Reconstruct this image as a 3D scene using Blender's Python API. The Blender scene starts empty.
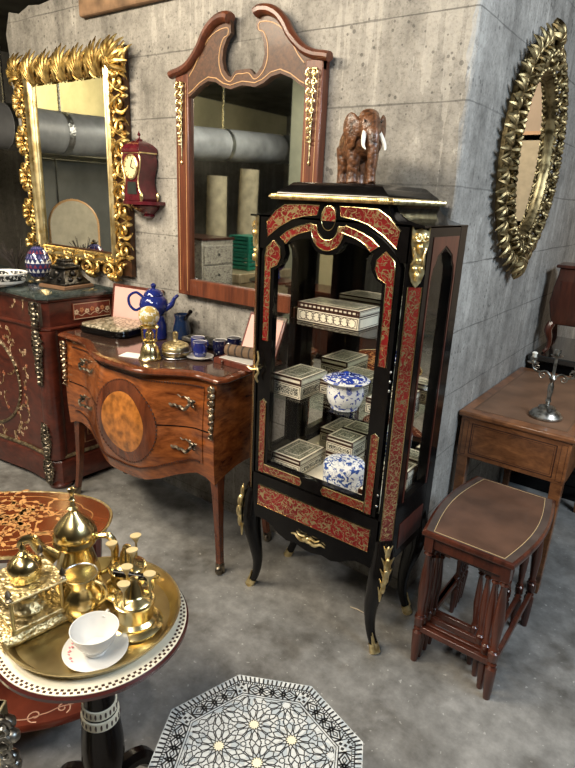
import bpy, bmesh, math, random
from mathutils import Matrix, Vector
from mathutils.geometry import tessellate_polygon
from math import pi, sin, cos, radians, hypot, atan2
SC = bpy.context.scene
COL = SC.collection
RND = random.Random(7)

# ---------------------------------------------------------------- mesh builder
class MB:
    def __init__(s):
        s.v = []; s.f = []; s.mi = []; s.m = 0; s.M = Matrix.Identity(4)
    def at(s, M=None, loc=None, rz=0.0):
        if M is None:
            M = Matrix.Translation(loc or (0, 0, 0)) @ Matrix.Rotation(rz, 4, 'Z')
        s.M = M
        return s
    def add(s, vs, fs):
        o = len(s.v); M = s.M
        s.v += [tuple(M @ Vector(p)) for p in vs]
        s.f += [tuple(o + i for i in f) for f in fs]
        s.mi += [s.m] * len(fs)
        return s
    def box(s, a, b):
        x0, y0, z0 = a; x1, y1, z1 = b
        s.add([(x0,y0,z0),(x1,y0,z0),(x1,y1,z0),(x0,y1,z0),(x0,y0,z1),(x1,y0,z1),(x1,y1,z1),(x0,y1,z1)],
              [(0,3,2,1),(4,5,6,7),(0,1,5,4),(1,2,6,5),(2,3,7,6),(3,0,4,7)])
        return s
    def loft(s, loops, closed=True, cap0=True, cap1=True):
        n = len(loops[0]); vs = [p for l in loops for p in l]; fs = []
        for j in range(len(loops) - 1):
            for i in range(n if closed else n - 1):
                k = (i + 1) % n
                fs.append((j*n+i, j*n+k, (j+1)*n+k, (j+1)*n+i))
        if cap0 and closed: fs.append(tuple(range(n))[::-1])
        if cap1 and closed: fs.append(tuple((len(loops)-1)*n + i for i in range(n)))
        return s.add(vs, fs)
    def ring(s, loops):                      # loops around, closed both ways
        n = len(loops[0]); m = len(loops); fs = []
        for j in range(m):
            for i in range(n):
                fs.append((j*n+i, j*n+(i+1) % n, ((j+1) % m)*n+(i+1) % n, ((j+1) % m)*n+i))
        return s.add([p for l in loops for p in l], fs)
    def lathe(s, prof, c=(0,0,0), seg=28, sq=None):
        loops = [[(c[0]+r*cos(2*pi*i/seg), c[1]+r*sin(2*pi*i/seg), c[2]+z) for i in range(seg)] for r, z in prof]
        return s.loft(loops)
    def plate(s, outer, y0, y1, holes=(), plane='xz'):
        polys = [outer] + list(holes)
        flat = [p for pl in polys for p in pl]
        tris = tessellate_polygon([[Vector((p[0], p[1], 0)) for p in pl] for pl in polys])
        def P(p, d):
            if plane == 'xz': return (p[0], d, p[1])
            if plane == 'yz': return (d, p[0], p[1])
            return (p[0], p[1], d)
        n = len(flat)
        vs = [P(p, y0) for p in flat] + [P(p, y1) for p in flat]
        fs = [tuple(t) for t in tris] + [tuple(n + i for i in t)[::-1] for t in tris]
        o = 0
        for pl in polys:
            k = len(pl)
            for i in range(k):
                j = (i + 1) % k
                fs.append((o+i, o+j, n+o+j, n+o+i))
            o += k
        return s.add(vs, fs)
    def tube(s, path, r, seg=8, closed=False, flat=1.0, up=None):
        P = [Vector(p) for p in path]; n = len(P)
        if not hasattr(r, '__len__'): r = [r] * n
        T = []
        for i in range(n):
            a = P[(i-1) % n] if (closed or i > 0) else P[i]
            b = P[(i+1) % n] if (closed or i < n-1) else P[i]
            d = b - a
            T.append(d.normalized() if d.length > 1e-9 else Vector((0,0,1)))
        u = Vector(up) if up else (Vector((0,0,1)) if abs(T[0].z) < .9 else Vector((1,0,0)))
        loops = []
        for i in range(n):
            t = T[i]
            u = (u - t * u.dot(t))
            u = u.normalized() if u.length > 1e-6 else t.orthogonal().normalized()
            w = t.cross(u)
            loops.append([tuple(P[i] + (u*cos(2*pi*(k+.5)/seg)*flat + w*sin(2*pi*(k+.5)/seg)) * r[i]) for k in range(seg)])
        if closed: return s.ring(loops)
        return s.loft(loops)
    def ell(s, c, r, seg=14, rings=8, R=None):
        loops = []
        for j in range(rings + 1):
            a = -pi/2 + pi*j/rings
            a = max(-pi/2+.02, min(pi/2-.02, a))
            lp = []
            for i in range(seg):
                p = Vector((r[0]*cos(a)*cos(2*pi*i/seg), r[1]*cos(a)*sin(2*pi*i/seg), r[2]*sin(a)))
                if R: p = R @ p
                lp.append((c[0]+p.x, c[1]+p.y, c[2]+p.z))
            loops.append(lp)
        return s.loft(loops)
    def rectring(s, hu, hv, prof, c=(0,0)):  # picture-frame moulding in the uv plane, prof = [(inset, height)]
        loops = []
        for t, h in prof:
            a, b = hu - t, hv - t
            loops.append([(c[0]-a, c[1]-b, h), (c[0]+a, c[1]-b, h), (c[0]+a, c[1]+b, h), (c[0]-a, c[1]+b, h)])
        return s.ring([list(x) for x in zip(*loops)])
    def ellring(s, a, b, prof, c=(0,0), seg=64):
        loops = [[(c[0]+(a-t)*cos(2*pi*i/seg), c[1]+(b-t)*sin(2*pi*i/seg), h) for t, h in prof] for i in range(seg)]
        return s.ring(loops)
    def strip(s, pts, w, h0, h1, closed=False):   # flat inlaid line in the xy plane
        n = len(pts)
        for i in range(n if closed else n-1):
            a = Vector(pts[i]); b = Vector(pts[(i+1) % n]); d = b - a
            if d.length < 1e-7: continue
            d.normalize(); q = Vector((-d.y, d.x)) * w/2; e = d * w * .3
            p = [a-q-e, b-q+e, b+q+e, a+q-e]
            s.add([(x.x, x.y, h1) for x in p] + [(x.x, x.y, h0) for x in p],
                  [(0,1,2,3), (0,4,5,1), (1,5,6,2), (2,6,7,3), (3,7,4,0)])
        return s
    def obj(s, name, mats, parent=None, loc=None, rz=0.0, smooth=40, bevel=0, bseg=2, sub=0, remesh=0):
        me = bpy.data.meshes.new(name)
        me.from_pydata(s.v, [], s.f)
        if not isinstance(mats, (list, tuple)): mats = [mats]
        for m in mats: me.materials.append(m)
        me.polygons.foreach_set('material_index', s.mi)
        bm = bmesh.new(); bm.from_mesh(me)
        bmesh.ops.recalc_face_normals(bm, faces=bm.faces)
        bm.to_mesh(me); bm.free()
        if smooth:
            me.polygons.foreach_set('use_smooth', [True] * len(me.polygons))
            if smooth < 180: me.set_sharp_from_angle(angle=radians(smooth))
        me.update()
        o = bpy.data.objects.new(name, me); COL.objects.link(o)
        if parent is not None: o.parent = parent
        if loc is not None: o.location = loc
        if rz: o.rotation_euler = (0, 0, rz)
        if remesh:
            m = o.modifiers.new('r', 'REMESH'); m.mode = 'VOXEL'; m.voxel_size = remesh; m.use_smooth_shade = True
            m = o.modifiers.new('s', 'SMOOTH'); m.iterations = 4; m.factor = .5
        if bevel:
            m = o.modifiers.new('b', 'BEVEL'); m.width = bevel; m.segments = bseg; m.limit_method = 'ANGLE'; m.angle_limit = radians(35)
        if sub:
            m = o.modifiers.new('s', 'SUBSURF'); m.levels = sub; m.render_levels = sub
        return o

def tag(o, label, cat, group=None, kind=None):
    if label: o['label'] = label
    if cat: o['category'] = cat
    if group: o['group'] = group
    if kind: o['kind'] = kind
    return o
def thing(name, label, cat, loc=(0,0,0), rz=0.0, group=None):
    o = bpy.data.objects.new(name, None); COL.objects.link(o)
    o.empty_display_size = .05
    o.location = loc; o.rotation_euler = (0, 0, rz)
    return tag(o, label, cat, group)
def dup(root, loc, rz, label, group=None):
    r = root.copy(); COL.objects.link(r); r.location = loc; r.rotation_euler = (0, 0, rz)
    r['label'] = label
    if group: r['group'] = group
    for ch in list(root.children):
        c = ch.copy(); COL.objects.link(c); c.parent = r
        for g in ch.children:
            d = g.copy(); COL.objects.link(d); d.parent = c
    return r
def WA(u, v, w=0.0):      # local frame of things on the back wall: right = +X, up = +Z, out = -Y
    return Matrix(((1,0,0,u),(0,0,-1,-w),(0,1,0,v),(0,0,0,1)))
def WB(u, v, w=0.0):      # on the right wall: right = +Y, up = +Z, out = +X
    return Matrix(((0,0,1,w),(1,0,0,u),(0,1,0,v),(0,0,0,1)))
def smooth_path(pts, n=8, closed=False):
    P = [Vector(p) for p in pts]; out = []; N = len(P)
    for i in range(N if closed else N-1):
        g = lambda k: P[k % N] if closed else P[max(0, min(N-1, k))]
        p0, p1, p2, p3 = g(i-1), g(i), g(i+1), g(i+2)
        for j in range(n):
            t = j/n
            out.append(.5*((2*p1)+(-p0+p2)*t+(2*p0-5*p1+4*p2-p3)*t*t+(-p0+3*p1-3*p2+p3)*t**3))
    if not closed: out.append(P[-1])
    return [tuple(p) for p in out]
def lerp_list(vals, n):
    out = []
    for i in range(n):
        t = i/(n-1)*(len(vals)-1); k = min(int(t), len(vals)-2); f = t-k
        out.append(vals[k]*(1-f)+vals[k+1]*f)
    return out
def mir(pts):             # mirror an open left-hand outline to the right
    return [(-x, z) for x, z in reversed(pts)]
def ngon(n, r, a0=0.0, c=(0,0), ry=None):
    return [(c[0]+r*cos(a0+2*pi*i/n), c[1]+(ry or r)*sin(a0+2*pi*i/n)) for i in range(n)]

# ---------------------------------------------------------------- materials
def NN(nt, t, ins=None, **props):
    n = nt.nodes.new(t)
    for k, v in props.items(): setattr(n, k, v)
    for k, v in (ins or {}).items():
        sk = n.inputs[k]
        if isinstance(v, bpy.types.NodeSocket): nt.links.new(v, sk)
        else: sk.default_value = v
    return n
def new_mat(name):
    m = bpy.data.materials.new(name); m.use_nodes = True
    nt = m.node_tree; b = nt.nodes['Principled BSDF']
    return m, nt, b
def C4(c): return (c[0], c[1], c[2], 1)
def coords(nt, scale=(1,1,1), rot=(0,0,0)):
    tc = NN(nt, 'ShaderNodeTexCoord')
    return NN(nt, 'ShaderNodeMapping', {'Vector': tc.outputs['Object'], 'Scale': scale, 'Rotation': rot}).outputs[0]
def ramp(nt, fac, stops, interp='LINEAR'):
    r = NN(nt, 'ShaderNodeValToRGB', {'Fac': fac}); r.color_ramp.interpolation = interp
    e = r.color_ramp.elements
    while len(e) < len(stops): e.new(.5)
    for i, (p, c) in enumerate(stops):
        e[i].position = p; e[i].color = C4(c) if len(c) == 3 else c
    return r.outputs[0]
def mix(nt, fac, a, b, mode='MIX'):
    n = NN(nt, 'ShaderNodeMix', data_type='RGBA', blend_type=mode)
    for k, v in ((0, fac), (6, a), (7, b)):
        if isinstance(v, bpy.types.NodeSocket): nt.links.new(v, n.inputs[k])
        else: n.inputs[k].default_value = v if not isinstance(v, tuple) else C4(v)
    return n.outputs[2]
def mth(nt, op, a, b=0.0, c=0.0):
    n = NN(nt, 'ShaderNodeMath', operation=op)
    for i, v in enumerate((a, b, c)):
        if isinstance(v, bpy.types.NodeSocket): nt.links.new(v, n.inputs[i])
        else: n.inputs[i].default_value = v
    return n.outputs[0]
def noise(nt, vec, scale, detail=3.0, rough=.5, dist=0.0):
    return NN(nt, 'ShaderNodeTexNoise', {'Vector': vec, 'Scale': scale, 'Detail': detail, 'Roughness': rough, 'Distortion': dist}).outputs['Fac']
def bump(nt, b, h, strength=.3, dist=.01):
    n = NN(nt, 'ShaderNodeBump', {'Height': h, 'Strength': strength, 'Distance': dist})
    nt.links.new(n.outputs[0], b.inputs['Normal'])
def plain(name, c, rough=.5, metal=0.0, coat=0.0, var=.12, vs=30.0, bmp=0.0, ior=1.5, emit=None):
    m, nt, b = new_mat(name)
    v = coords(nt); f = noise(nt, v, vs, 3)
    col = ramp(nt, f, [(.3, tuple(x*(1-var) for x in c)), (.7, tuple(min(1, x*(1+var)) for x in c))])
    nt.links.new(col, b.inputs['Base Color'])
    b.inputs['Roughness'].default_value = rough; b.inputs['Metallic'].default_value = metal
    b.inputs['Coat Weight'].default_value = coat; b.inputs['Coat Roughness'].default_value = .08
    b.inputs['IOR'].default_value = ior
    if bmp: bump(nt, b, f, bmp, .004)
    if emit:
        b.inputs['Emission Color'].default_value = C4(c); b.inputs['Emission Strength'].default_value = emit
    return m
def wood(name, dark, light, scale=(30, 30, 3), rough=.28, coat=.5, rot=(0,0,0), fine=6.0, bmp=.05):
    m, nt, b = new_mat(name)
    v = coords(nt, scale, rot)
    n1 = noise(nt, v, 1.0, 4, .6, 1.2); n2 = noise(nt, v, fine, 2, .6)
    f = mth(nt, 'ADD', mth(nt, 'MULTIPLY', n1, .75), mth(nt, 'MULTIPLY', n2, .25))
    nt.links.new(ramp(nt, f, [(.32, dark), (.5, tuple((a+c)/2 for a, c in zip(dark, light))), (.66, light)]), b.inputs['Base Color'])
    b.inputs['Roughness'].default_value = rough; b.inputs['Coat Weight'].default_value = coat; b.inputs['Coat Roughness'].default_value = .12
    if bmp: bump(nt, b, n2, bmp, .002)
    return m
def metal(name, c, rough=.2, bs=0.0, bstr=.3, dark=None, ds=40.0):
    m, nt, b = new_mat(name)
    v = coords(nt); f = noise(nt, v, ds, 3)
    nt.links.new(ramp(nt, f, [(.35, dark or tuple(x*.75 for x in c)), (.6, c)]), b.inputs['Base Color'])
    b.inputs['Metallic'].default_value = 1.0
    r = NN(nt, 'ShaderNodeMapRange', {'Value': f, 3: rough*.8, 4: rough*1.4}); nt.links.new(r.outputs[0], b.inputs['Roughness'])
    if bs:
        h = NN(nt, 'ShaderNodeTexVoronoi', {'Vector': v, 'Scale': bs}, feature='SMOOTH_F1').outputs[0]
        bump(nt, b, h, bstr, .006)
    return m
def boulle(name, red=(.15,.008,.008), brass=(.66,.47,.24), scale=44.0, w=.062, stretch=(1,1,1)):
    m, nt, b = new_mat(name)
    v = coords(nt, stretch)
    a = mth(nt, 'ABSOLUTE', mth(nt, 'SUBTRACT', noise(nt, v, scale, 0, .5, .7), .5))
    c = mth(nt, 'ABSOLUTE', mth(nt, 'SUBTRACT', noise(nt, v, scale*1.6, 0, .5, .5), .57))
    l = mth(nt, 'MAXIMUM', mth(nt, 'LESS_THAN', a, w*.62), mth(nt, 'LESS_THAN', c, w*.45))
    big = noise(nt, v, 9, 2)
    redc = ramp(nt, big, [(.3, tuple(x*.55 for x in red)), (.7, tuple(x*1.35 for x in red))])
    nt.links.new(mix(nt, l, redc, brass), b.inputs['Base Color'])
    nt.links.new(mth(nt, 'MULTIPLY', l, .85), b.inputs['Metallic'])
    b.inputs['Roughness'].default_value = .27; b.inputs['Coat Weight'].default_value = .4; b.inputs['Coat Roughness'].default_value = .08
    return m
def mosaic(name, tile, line, scale=90.0, edge=.12, alt=None, stretch=(1,1,1), rand=1.0, rough=.3):
    m, nt, b = new_mat(name)
    v = coords(nt, stretch)
    d = NN(nt, 'ShaderNodeTexVoronoi', {'Vector': v, 'Scale': scale, 'Randomness': rand}, feature='DISTANCE_TO_EDGE').outputs[0]
    ce = NN(nt, 'ShaderNodeTexVoronoi', {'Vector': v, 'Scale': scale, 'Randomness': rand}, feature='F1').outputs['Color']
    g = NN(nt, 'ShaderNodeSeparateColor', {'Color': ce}).outputs[0]
    t = ramp(nt, g, [(0, tile), (.6, tile), (.65, alt or tile), (1, alt or tile)])
    nt.links.new(mix(nt, mth(nt, 'GREATER_THAN', d, edge), line, t), b.inputs['Base Color'])
    b.inputs['Roughness'].default_value = rough; b.inputs['Coat Weight'].default_value = .3
    return m
def glass_mat(name, tint=(1,1,1), base=.04):
    m, nt, b = new_mat(name); nt.nodes.remove(b)
    out = nt.nodes['Material Output']
    fr = NN(nt, 'ShaderNodeFresnel', {'IOR': 1.35})
    t = NN(nt, 'ShaderNodeBsdfTransparent', {'Color': C4(tint)}); g = NN(nt, 'ShaderNodeBsdfGlossy', {'Roughness': .02})
    ge = NN(nt, 'ShaderNodeNewGeometry')
    fac = mth(nt, 'MULTIPLY', fr.outputs[0], mth(nt, 'SUBTRACT', 1.0, ge.outputs['Backfacing']))
    x = NN(nt, 'ShaderNodeMixShader', {'Fac': fac, 1: t.outputs[0], 2: g.outputs[0]})
    nt.links.new(x.outputs[0], out.inputs[0])
    return m
def mirror_mat(name, c=(.8,.82,.8), rough=.015, spot=.15, film=.5):
    m, nt, b = new_mat(name)
    v = coords(nt); f = noise(nt, v, 7, 5, .7); f2 = noise(nt, v, 60, 2, .7)
    nt.links.new(ramp(nt, f, [(.3, tuple(x*(1-spot) for x in c)), (.65, c)]), b.inputs['Base Color'])
    b.inputs['Metallic'].default_value = 1.0
    r = NN(nt, 'ShaderNodeMapRange', {'Value': f2, 1: .62, 2: .8, 3: rough, 4: rough+.25*spot}); nt.links.new(r.outputs[0], b.inputs['Roughness'])
    return m
def concrete(name, ca, cb, streak=True, seams=True, axis=0):
    m, nt, b = new_mat(name)
    v = coords(nt); vs = coords(nt, (9, 9, .7))
    n1 = noise(nt, v, 2.3, 6, .7); n2 = noise(nt, v, 22, 4, .7); n3 = noise(nt, vs, 1.3, 4, .6)
    f = mth(nt, 'ADD', mth(nt, 'MULTIPLY', n1, .5), mth(nt, 'ADD', mth(nt, 'MULTIPLY', n2, .25), mth(nt, 'MULTIPLY', n3, .3)))
    col = ramp(nt, f, [(.38, ca), (.52, tuple((a+c)/2 for a, c in zip(ca, cb))), (.68, cb)])
    sep = NN(nt, 'ShaderNodeSeparateXYZ', {'Vector': v})
    h = n2
    # air holes in the cast face
    fine = noise(nt, v, 95, 3, .75)
    col = mix(nt, .55, col, ramp(nt, fine, [(.34, (.45,.44,.42)), (.5, (1,1,1)), (.72, (1.0,1.0,1.0))]), 'MULTIPLY')
    drip = noise(nt, coords(nt, (26, 26, .5)), 1.0, 3, .6)
    col = mix(nt, mth(nt, 'MULTIPLY', mth(nt, 'GREATER_THAN', mth(nt, 'MULTIPLY', drip, n1), .33), .22), col, tuple(min(1, x*1.5) for x in cb))
    vo = NN(nt, 'ShaderNodeTexVoronoi', {'Vector': v, 'Scale': 34.0}, feature='F1')
    pit = mth(nt, 'LESS_THAN', vo.outputs['Distance'], mth(nt, 'MULTIPLY', mth(nt, 'SUBTRACT', noise(nt, v, 6, 2), .34), .75))
    col = mix(nt, mth(nt, 'MULTIPLY', pit, .55), col, tuple(x*.35 for x in ca))
    h = mth(nt, 'SUBTRACT', h, mth(nt, 'MULTIPLY', pit, 1.2))
    if seams:    # joints of the formwork boards
        zz = mth(nt, 'ADD', sep.outputs[2], mth(nt, "MULTIPLY", mth(nt, "SUBTRACT", noise(nt, v, 5, 3), .5), .012))
        fr = mth(nt, 'FRACT', mth(nt, 'DIVIDE', mth(nt, 'ADD', zz, .081), .26))
        d = mth(nt, 'ABSOLUTE', mth(nt, 'SUBTRACT', fr, .5))
        wv = mth(nt, 'MULTIPLY', noise(nt, v, 9, 3), .025)
        ln = mth(nt, 'LESS_THAN', d, mth(nt, 'SUBTRACT', wv, .003))
        col = mix(nt, mth(nt, 'MULTIPLY', ln, mth(nt, 'MULTIPLY', noise(nt, v, 2.2, 2), .95)), col, tuple(x*.3 for x in ca))
        h = mth(nt, 'SUBTRACT', h, mth(nt, 'MULTIPLY', ln, 1.5))
    nt.links.new(col, b.inputs['Base Color']); b.inputs['Roughness'].default_value = .85
    bump(nt, b, h, .45, .01)
    return m
# ---------------------------------------------------------------- camera
CAM_H = 1.55
def camera():
    f, p, r, y = 570.0, radians(18.115), radians(2.70), radians(-36.03)
    fw = Vector((sin(y)*cos(p), cos(y)*cos(p), -sin(p)))
    rt = Vector((cos(y), -sin(y), 0)); up = rt.cross(fw)
    R = rt*cos(r) + up*sin(r); U = -rt*sin(r) + up*cos(r)
    cd = bpy.data.cameras.new('camera'); cd.sensor_fit = 'VERTICAL'; cd.sensor_height = 36; cd.lens = f/768*36
    cd.clip_start = .02
    o = bpy.data.objects.new('camera', cd); COL.objects.link(o)
    o.matrix_world = Matrix(((R.x, U.x, -fw.x, 0), (R.y, U.y, -fw.y, 0), (R.z, U.z, -fw.z, CAM_H), (0,0,0,1)))
    SC.camera = o
camera()

# ---------------------------------------------------------------- shared materials
M = {}
M['concrete'] = concrete('cast_concrete', (.115,.108,.095), (.47,.445,.40))
M['dark_concrete'] = concrete('dark_concrete', (.07,.065,.055), (.2,.185,.16), seams=False)
M['soffit'] = plain('dark_ceiling', (.09,.088,.075), .9, var=.4, vs=4)  # dark grey-brown with random mottling
M['beam'] = plain('rusty_brown_beam', (.22,.13,.07), .85, var=.5, vs=12, bmp=.3)
M['cream_and_glow'] = plain('cream_paint_and_wall_glow', (.62,.55,.33), .8, var=.15, vs=2)  # cream pillar paint; on the left wall the yellow stands for lamp light
M['gilt'] = metal('gold_leaf', (.84,.61,.23), .36, dark=(.34,.19,.05), ds=30)
M['bole'] = plain('dark_red_bole', (.055,.022,.008), .5, .2, var=.5)
M['gold_mould'] = metal('burnished_gold', (.95,.78,.42), .28, dark=(.7,.5,.2), ds=20)
M['ormolu'] = metal('ormolu', (.95,.80,.45), .32, bs=90, bstr=.2, dark=(.6,.44,.18))
M['bronze_mount'] = metal('tarnished_bronze_mount', (.32,.27,.2), .35, bs=80, bstr=.4, dark=(.06,.05,.04))
M['brass'] = metal('polished_brass', (.82,.68,.36), .2, dark=(.66,.51,.23), ds=12)
M['brass_worn'] = metal('worn_brass', (.54,.44,.24), .3, dark=(.33,.26,.13), ds=9)
M['brass_engraved'] = metal('engraved_brass', (.74,.62,.36), .42, bs=150, bstr=.7, dark=(.34,.26,.12), ds=70)
M['steel'] = metal('tinned_metal', (.55,.55,.55), .25)
M['silver'] = metal('antique_silver', (.5,.49,.45), .32, dark=(.14,.13,.11), ds=50)
M['antique_gold'] = metal('dark_antique_gold', (.42,.33,.17), .42, dark=(.09,.065,.03), ds=30)
M['mirror'] = mirror_mat('aged_mirror', (.78,.79,.74), .02, .2)
M['mirror_warm'] = mirror_mat('warm_mirror', (.86,.78,.66), .02, .1)
M['glass'] = glass_mat('clear_glass')
M['ebony'] = plain('ebonised_black', (.004,.0035,.0035), .14, 0, 0, var=.3, ior=1.33)
M['boulle'] = boulle('red_boulle_inlay')
M['boulle_fine'] = boulle('red_boulle_inlay_narrow', (.13,.012,.009), (.58,.40,.2), 62.0, .065)
M['mahogany'] = wood('mahogany', (.026,.007,.004), (.095,.024,.012), (18, 18, 2.2), .28, .3)
M['mirror_wood'] = wood('mirror_frame_wood', (.06,.015,.007), (.18,.050,.020), (26, 26, 2.4), .4, .15)
M['burr'] = wood('burr_walnut', (.035,.013,.006), (.125,.05,.02), (44, 44, 44), .5, .1, fine=3)
M['line_inlay'] = plain('light_string_inlay', (.62,.36,.16), .4)
# ---------------------------------------------------------------- the setting
def struct(name, mb, mat, **kw):
    o = mb.obj(name, mat, smooth=kw.pop('smooth', 0), **kw); o['kind'] = 'structure'; return o
def floor_mat():
    m, nt, b = new_mat('concrete_floor')
    v = coords(nt)
    a = noise(nt, v, 1.3, 6, .65, .4); c = noise(nt, v, 14, 4, .7); d = noise(nt, v, 4.0, 3, .6)
    f = mth(nt, 'ADD', mth(nt, 'MULTIPLY', a, .6), mth(nt, 'MULTIPLY', c, .4))
    col = ramp(nt, f, [(.36, (.088,.084,.076)), (.5, (.18,.176,.165)), (.64, (.30,.293,.276))])
    spot = mth(nt, 'GREATER_THAN', noise(nt, v, 55, 2), .70)
    col = mix(nt, mth(nt, 'MULTIPLY', spot, .45), col, (.5,.49,.46))
    stain = ramp(nt, d, [(.33, (.55,.52,.48)), (.45, (1,1,1))])
    col = mix(nt, .8, col, stain, 'MULTIPLY')
    nt.links.new(col, b.inputs['Base Color'])
    r = NN(nt, 'ShaderNodeMapRange', {'Value': a, 1: .3, 2: .7, 3: .42, 4: .75}); nt.links.new(r.outputs[0], b.inputs['Roughness'])
    bump(nt, b, f, .18, .01)
    return m
M['warm_wall'] = plain('beige_plaster', (.6,.5,.4), .85, var=.12, vs=2)
M['pale_pillar'] = plain('pale_green_paint', (.34,.34,.25), .8, var=.15, vs=3)
def setting():
    struct('floor', MB().box((-6.4,-4.6,-.1), (2.7,6.2,0)), floor_mat())
    struct('ceiling', MB().box((-6.4,-4.6,2.85), (2.7,6.2,2.95)), M['soffit'])
    # back wall ends at the left in a broken edge
    r = random.Random(3); L = []
    for i in range(25):
        z = 2.44*i/24
        x = -3.30 - .15*min(1, max(0, (z-.9)/1.4)) + r.uniform(-.02,.02)
        L.append((x, z))
    out = [(-1.0, 0)] + [(-1.0, 2.44)] + [(-1.9+0*i, 2.44) for i in range(1)]
    for i in range(9): out.append((-2.6-.1*i, 2.43 + r.uniform(-.03,.02)))
    out += L[::-1][1:]
    w = MB().plate(out, 1.93, 2.16, plane='xz'); struct('wall_back', w, M['concrete'])
    L = []; n = 90
    for i in range(n+1):       # the cast corner is chipped
        z = 2.85*i/n; k = .006+.012*abs(sin(i*.37)*sin(i*.11+1)); c = k+max(0, r.gauss(.002,.008)); e = k+max(0, r.gauss(.002,.008))
        L.append([(-1.0,1.93,z),(-.75-c,1.93,z),(-.75-c*.35,1.93+e*.35,z),(-.75,1.93+e,z),(-.75,6.1,z),(-1.0,6.1,z)])
    struct('wall_right', MB().loft(L), M['concrete'], smooth=0)
    tb = MB().box((-2.72,1.895,2.325), (-1.02,1.93,2.44)); struct('trim_1', tb, M['beam'], bevel=.01)
    struct('wall_left', MB().box((-6.5,-4.6,0), (-6.4,6.2,2.85)), M['dark_concrete'])
    struct('lit_wall_band', MB().box((-6.4,-4.6,2.2), (-6.385,1.6,2.84)), M['cream_and_glow'])  # warm light on the upper left wall, put into a separate yellow band
    struct('wall_front', MB().box((-6.4,-4.7,0), (2.7,-4.6,2.85)), M['dark_concrete'])
    struct('wall_far', MB().box((-6.4,6.1,0), (2.7,6.2,2.85)), M['warm_wall'])
    struct('wall_east', MB().box((2.6,-4.6,0), (2.7,6.1,2.85)), M['dark_concrete'])
    struct('pillar', MB().box((-4.42,-2.3,0), (-4.2,-2.1,2.85)), M['pale_pillar'])
setting()

# ---------------------------------------------------------------- carved scroll work
def spiral(r0, r1, turns, a0, c=(0,0), hand=1, n=26, lift=.012):
    P = []
    for i in range(n):
        t = i/(n-1); a = a0 + hand*2*pi*turns*t; r = r0*(1-t)+r1*t
        P.append((c[0]+r*cos(a), c[1]+r*sin(a), .012 + lift*sin(pi*t)))
    return P
def leaf(mb, p0, ang, L, w, curl=.6, lift=.02, n=9):
    P, R = [], []
    for i in range(n):
        t = i/(n-1); a = ang + curl*t*t
        P.append((p0[0]+L*t*cos(ang+curl*t*.6), p0[1]+L*t*sin(ang+curl*t*.6), .012+lift*sin(pi*min(1,t*.8+.1))))
        R.append(w*(.5+1.3*t-1.35*t*t*t*t) if t < .99 else w*.32)
    mb.tube(P, [max(w*.2, x) for x in R], 6, flat=.7, up=(0,0,1))
def cscroll(mb, c, R, a0, hand, r=.0065):
    """a fat C scroll with a ridge line and an eye"""
    mb.tube(spiral(R, R*.2, 1.45, a0, c, hand, 24, .022), lerp_list([r*.7,r*1.25,r*1.1,r*.9,r*1.1], 24), 6)
    mb.tube(spiral(R*1.28, R*.9, .55, a0-hand*.5, c, hand, 12, .012), lerp_list([r*.2,r*.8,r*.25], 12), 5)
    mb.ell((c[0], c[1], .022), (R*.26, R*.26, .012), 8, 5)
def carved_side(mb, x0, x1, y, width, n, vertical, out):
    """a run of facing C scrolls with leaf fans between x0..x1; y = centre line, out = +1/-1 outward side"""
    M0 = mb.M.copy()
    if vertical: mb.M = M0 @ Matrix(((0,1,0,y),(1,0,0,0),(0,0,1,0),(0,0,0,1)))
    else: mb.M = M0 @ Matrix.Translation((0, y, 0))
    p = (x1-x0)/n; h = width/2
    for i in range(n):
        c = x0 + p*(i+.5); hd = 1 if i % 2 else -1
        cscroll(mb, (c-p*.02, out*h*.20), h*.52, pi/2*out+.6*hd, hd, .0075)
        cscroll(mb, (c+p*.30*hd, -out*h*.58), h*.27, -pi/2*out, -hd, .0055)
        mb.tube(smooth_path([(c-p*.5, -h*.9*out, .012), (c-p*.1, -h*.78*out, .028), (c+p*.25, -h*.2*out, .03), (c+p*.55, h*.55*out, .014)] if hd > 0 else [(c+p*.5, -h*.9*out, .012), (c+p*.1, -h*.78*out, .028), (c-p*.25, -h*.2*out, .03), (c-p*.55, h*.55*out, .014)], 5), lerp_list([.003,.0085,.007,.003], 16), 6)
        for k in range(5):
            a = out*pi/2 + (k-2)*.42; q = (c+p*.34*hd+.004*(k-2), out*h*.42)
            leaf(mb, q, a, h*(.62-.06*abs(k-2)), .0065, -.35*(k-2), .028)
        for k in range(3): leaf(mb, (c-p*.32*hd, -out*h*.1), -out*pi/2+(k-1)*.5, h*.5, .006, .3*(k-1), .025)
    mb.M = M0

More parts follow.
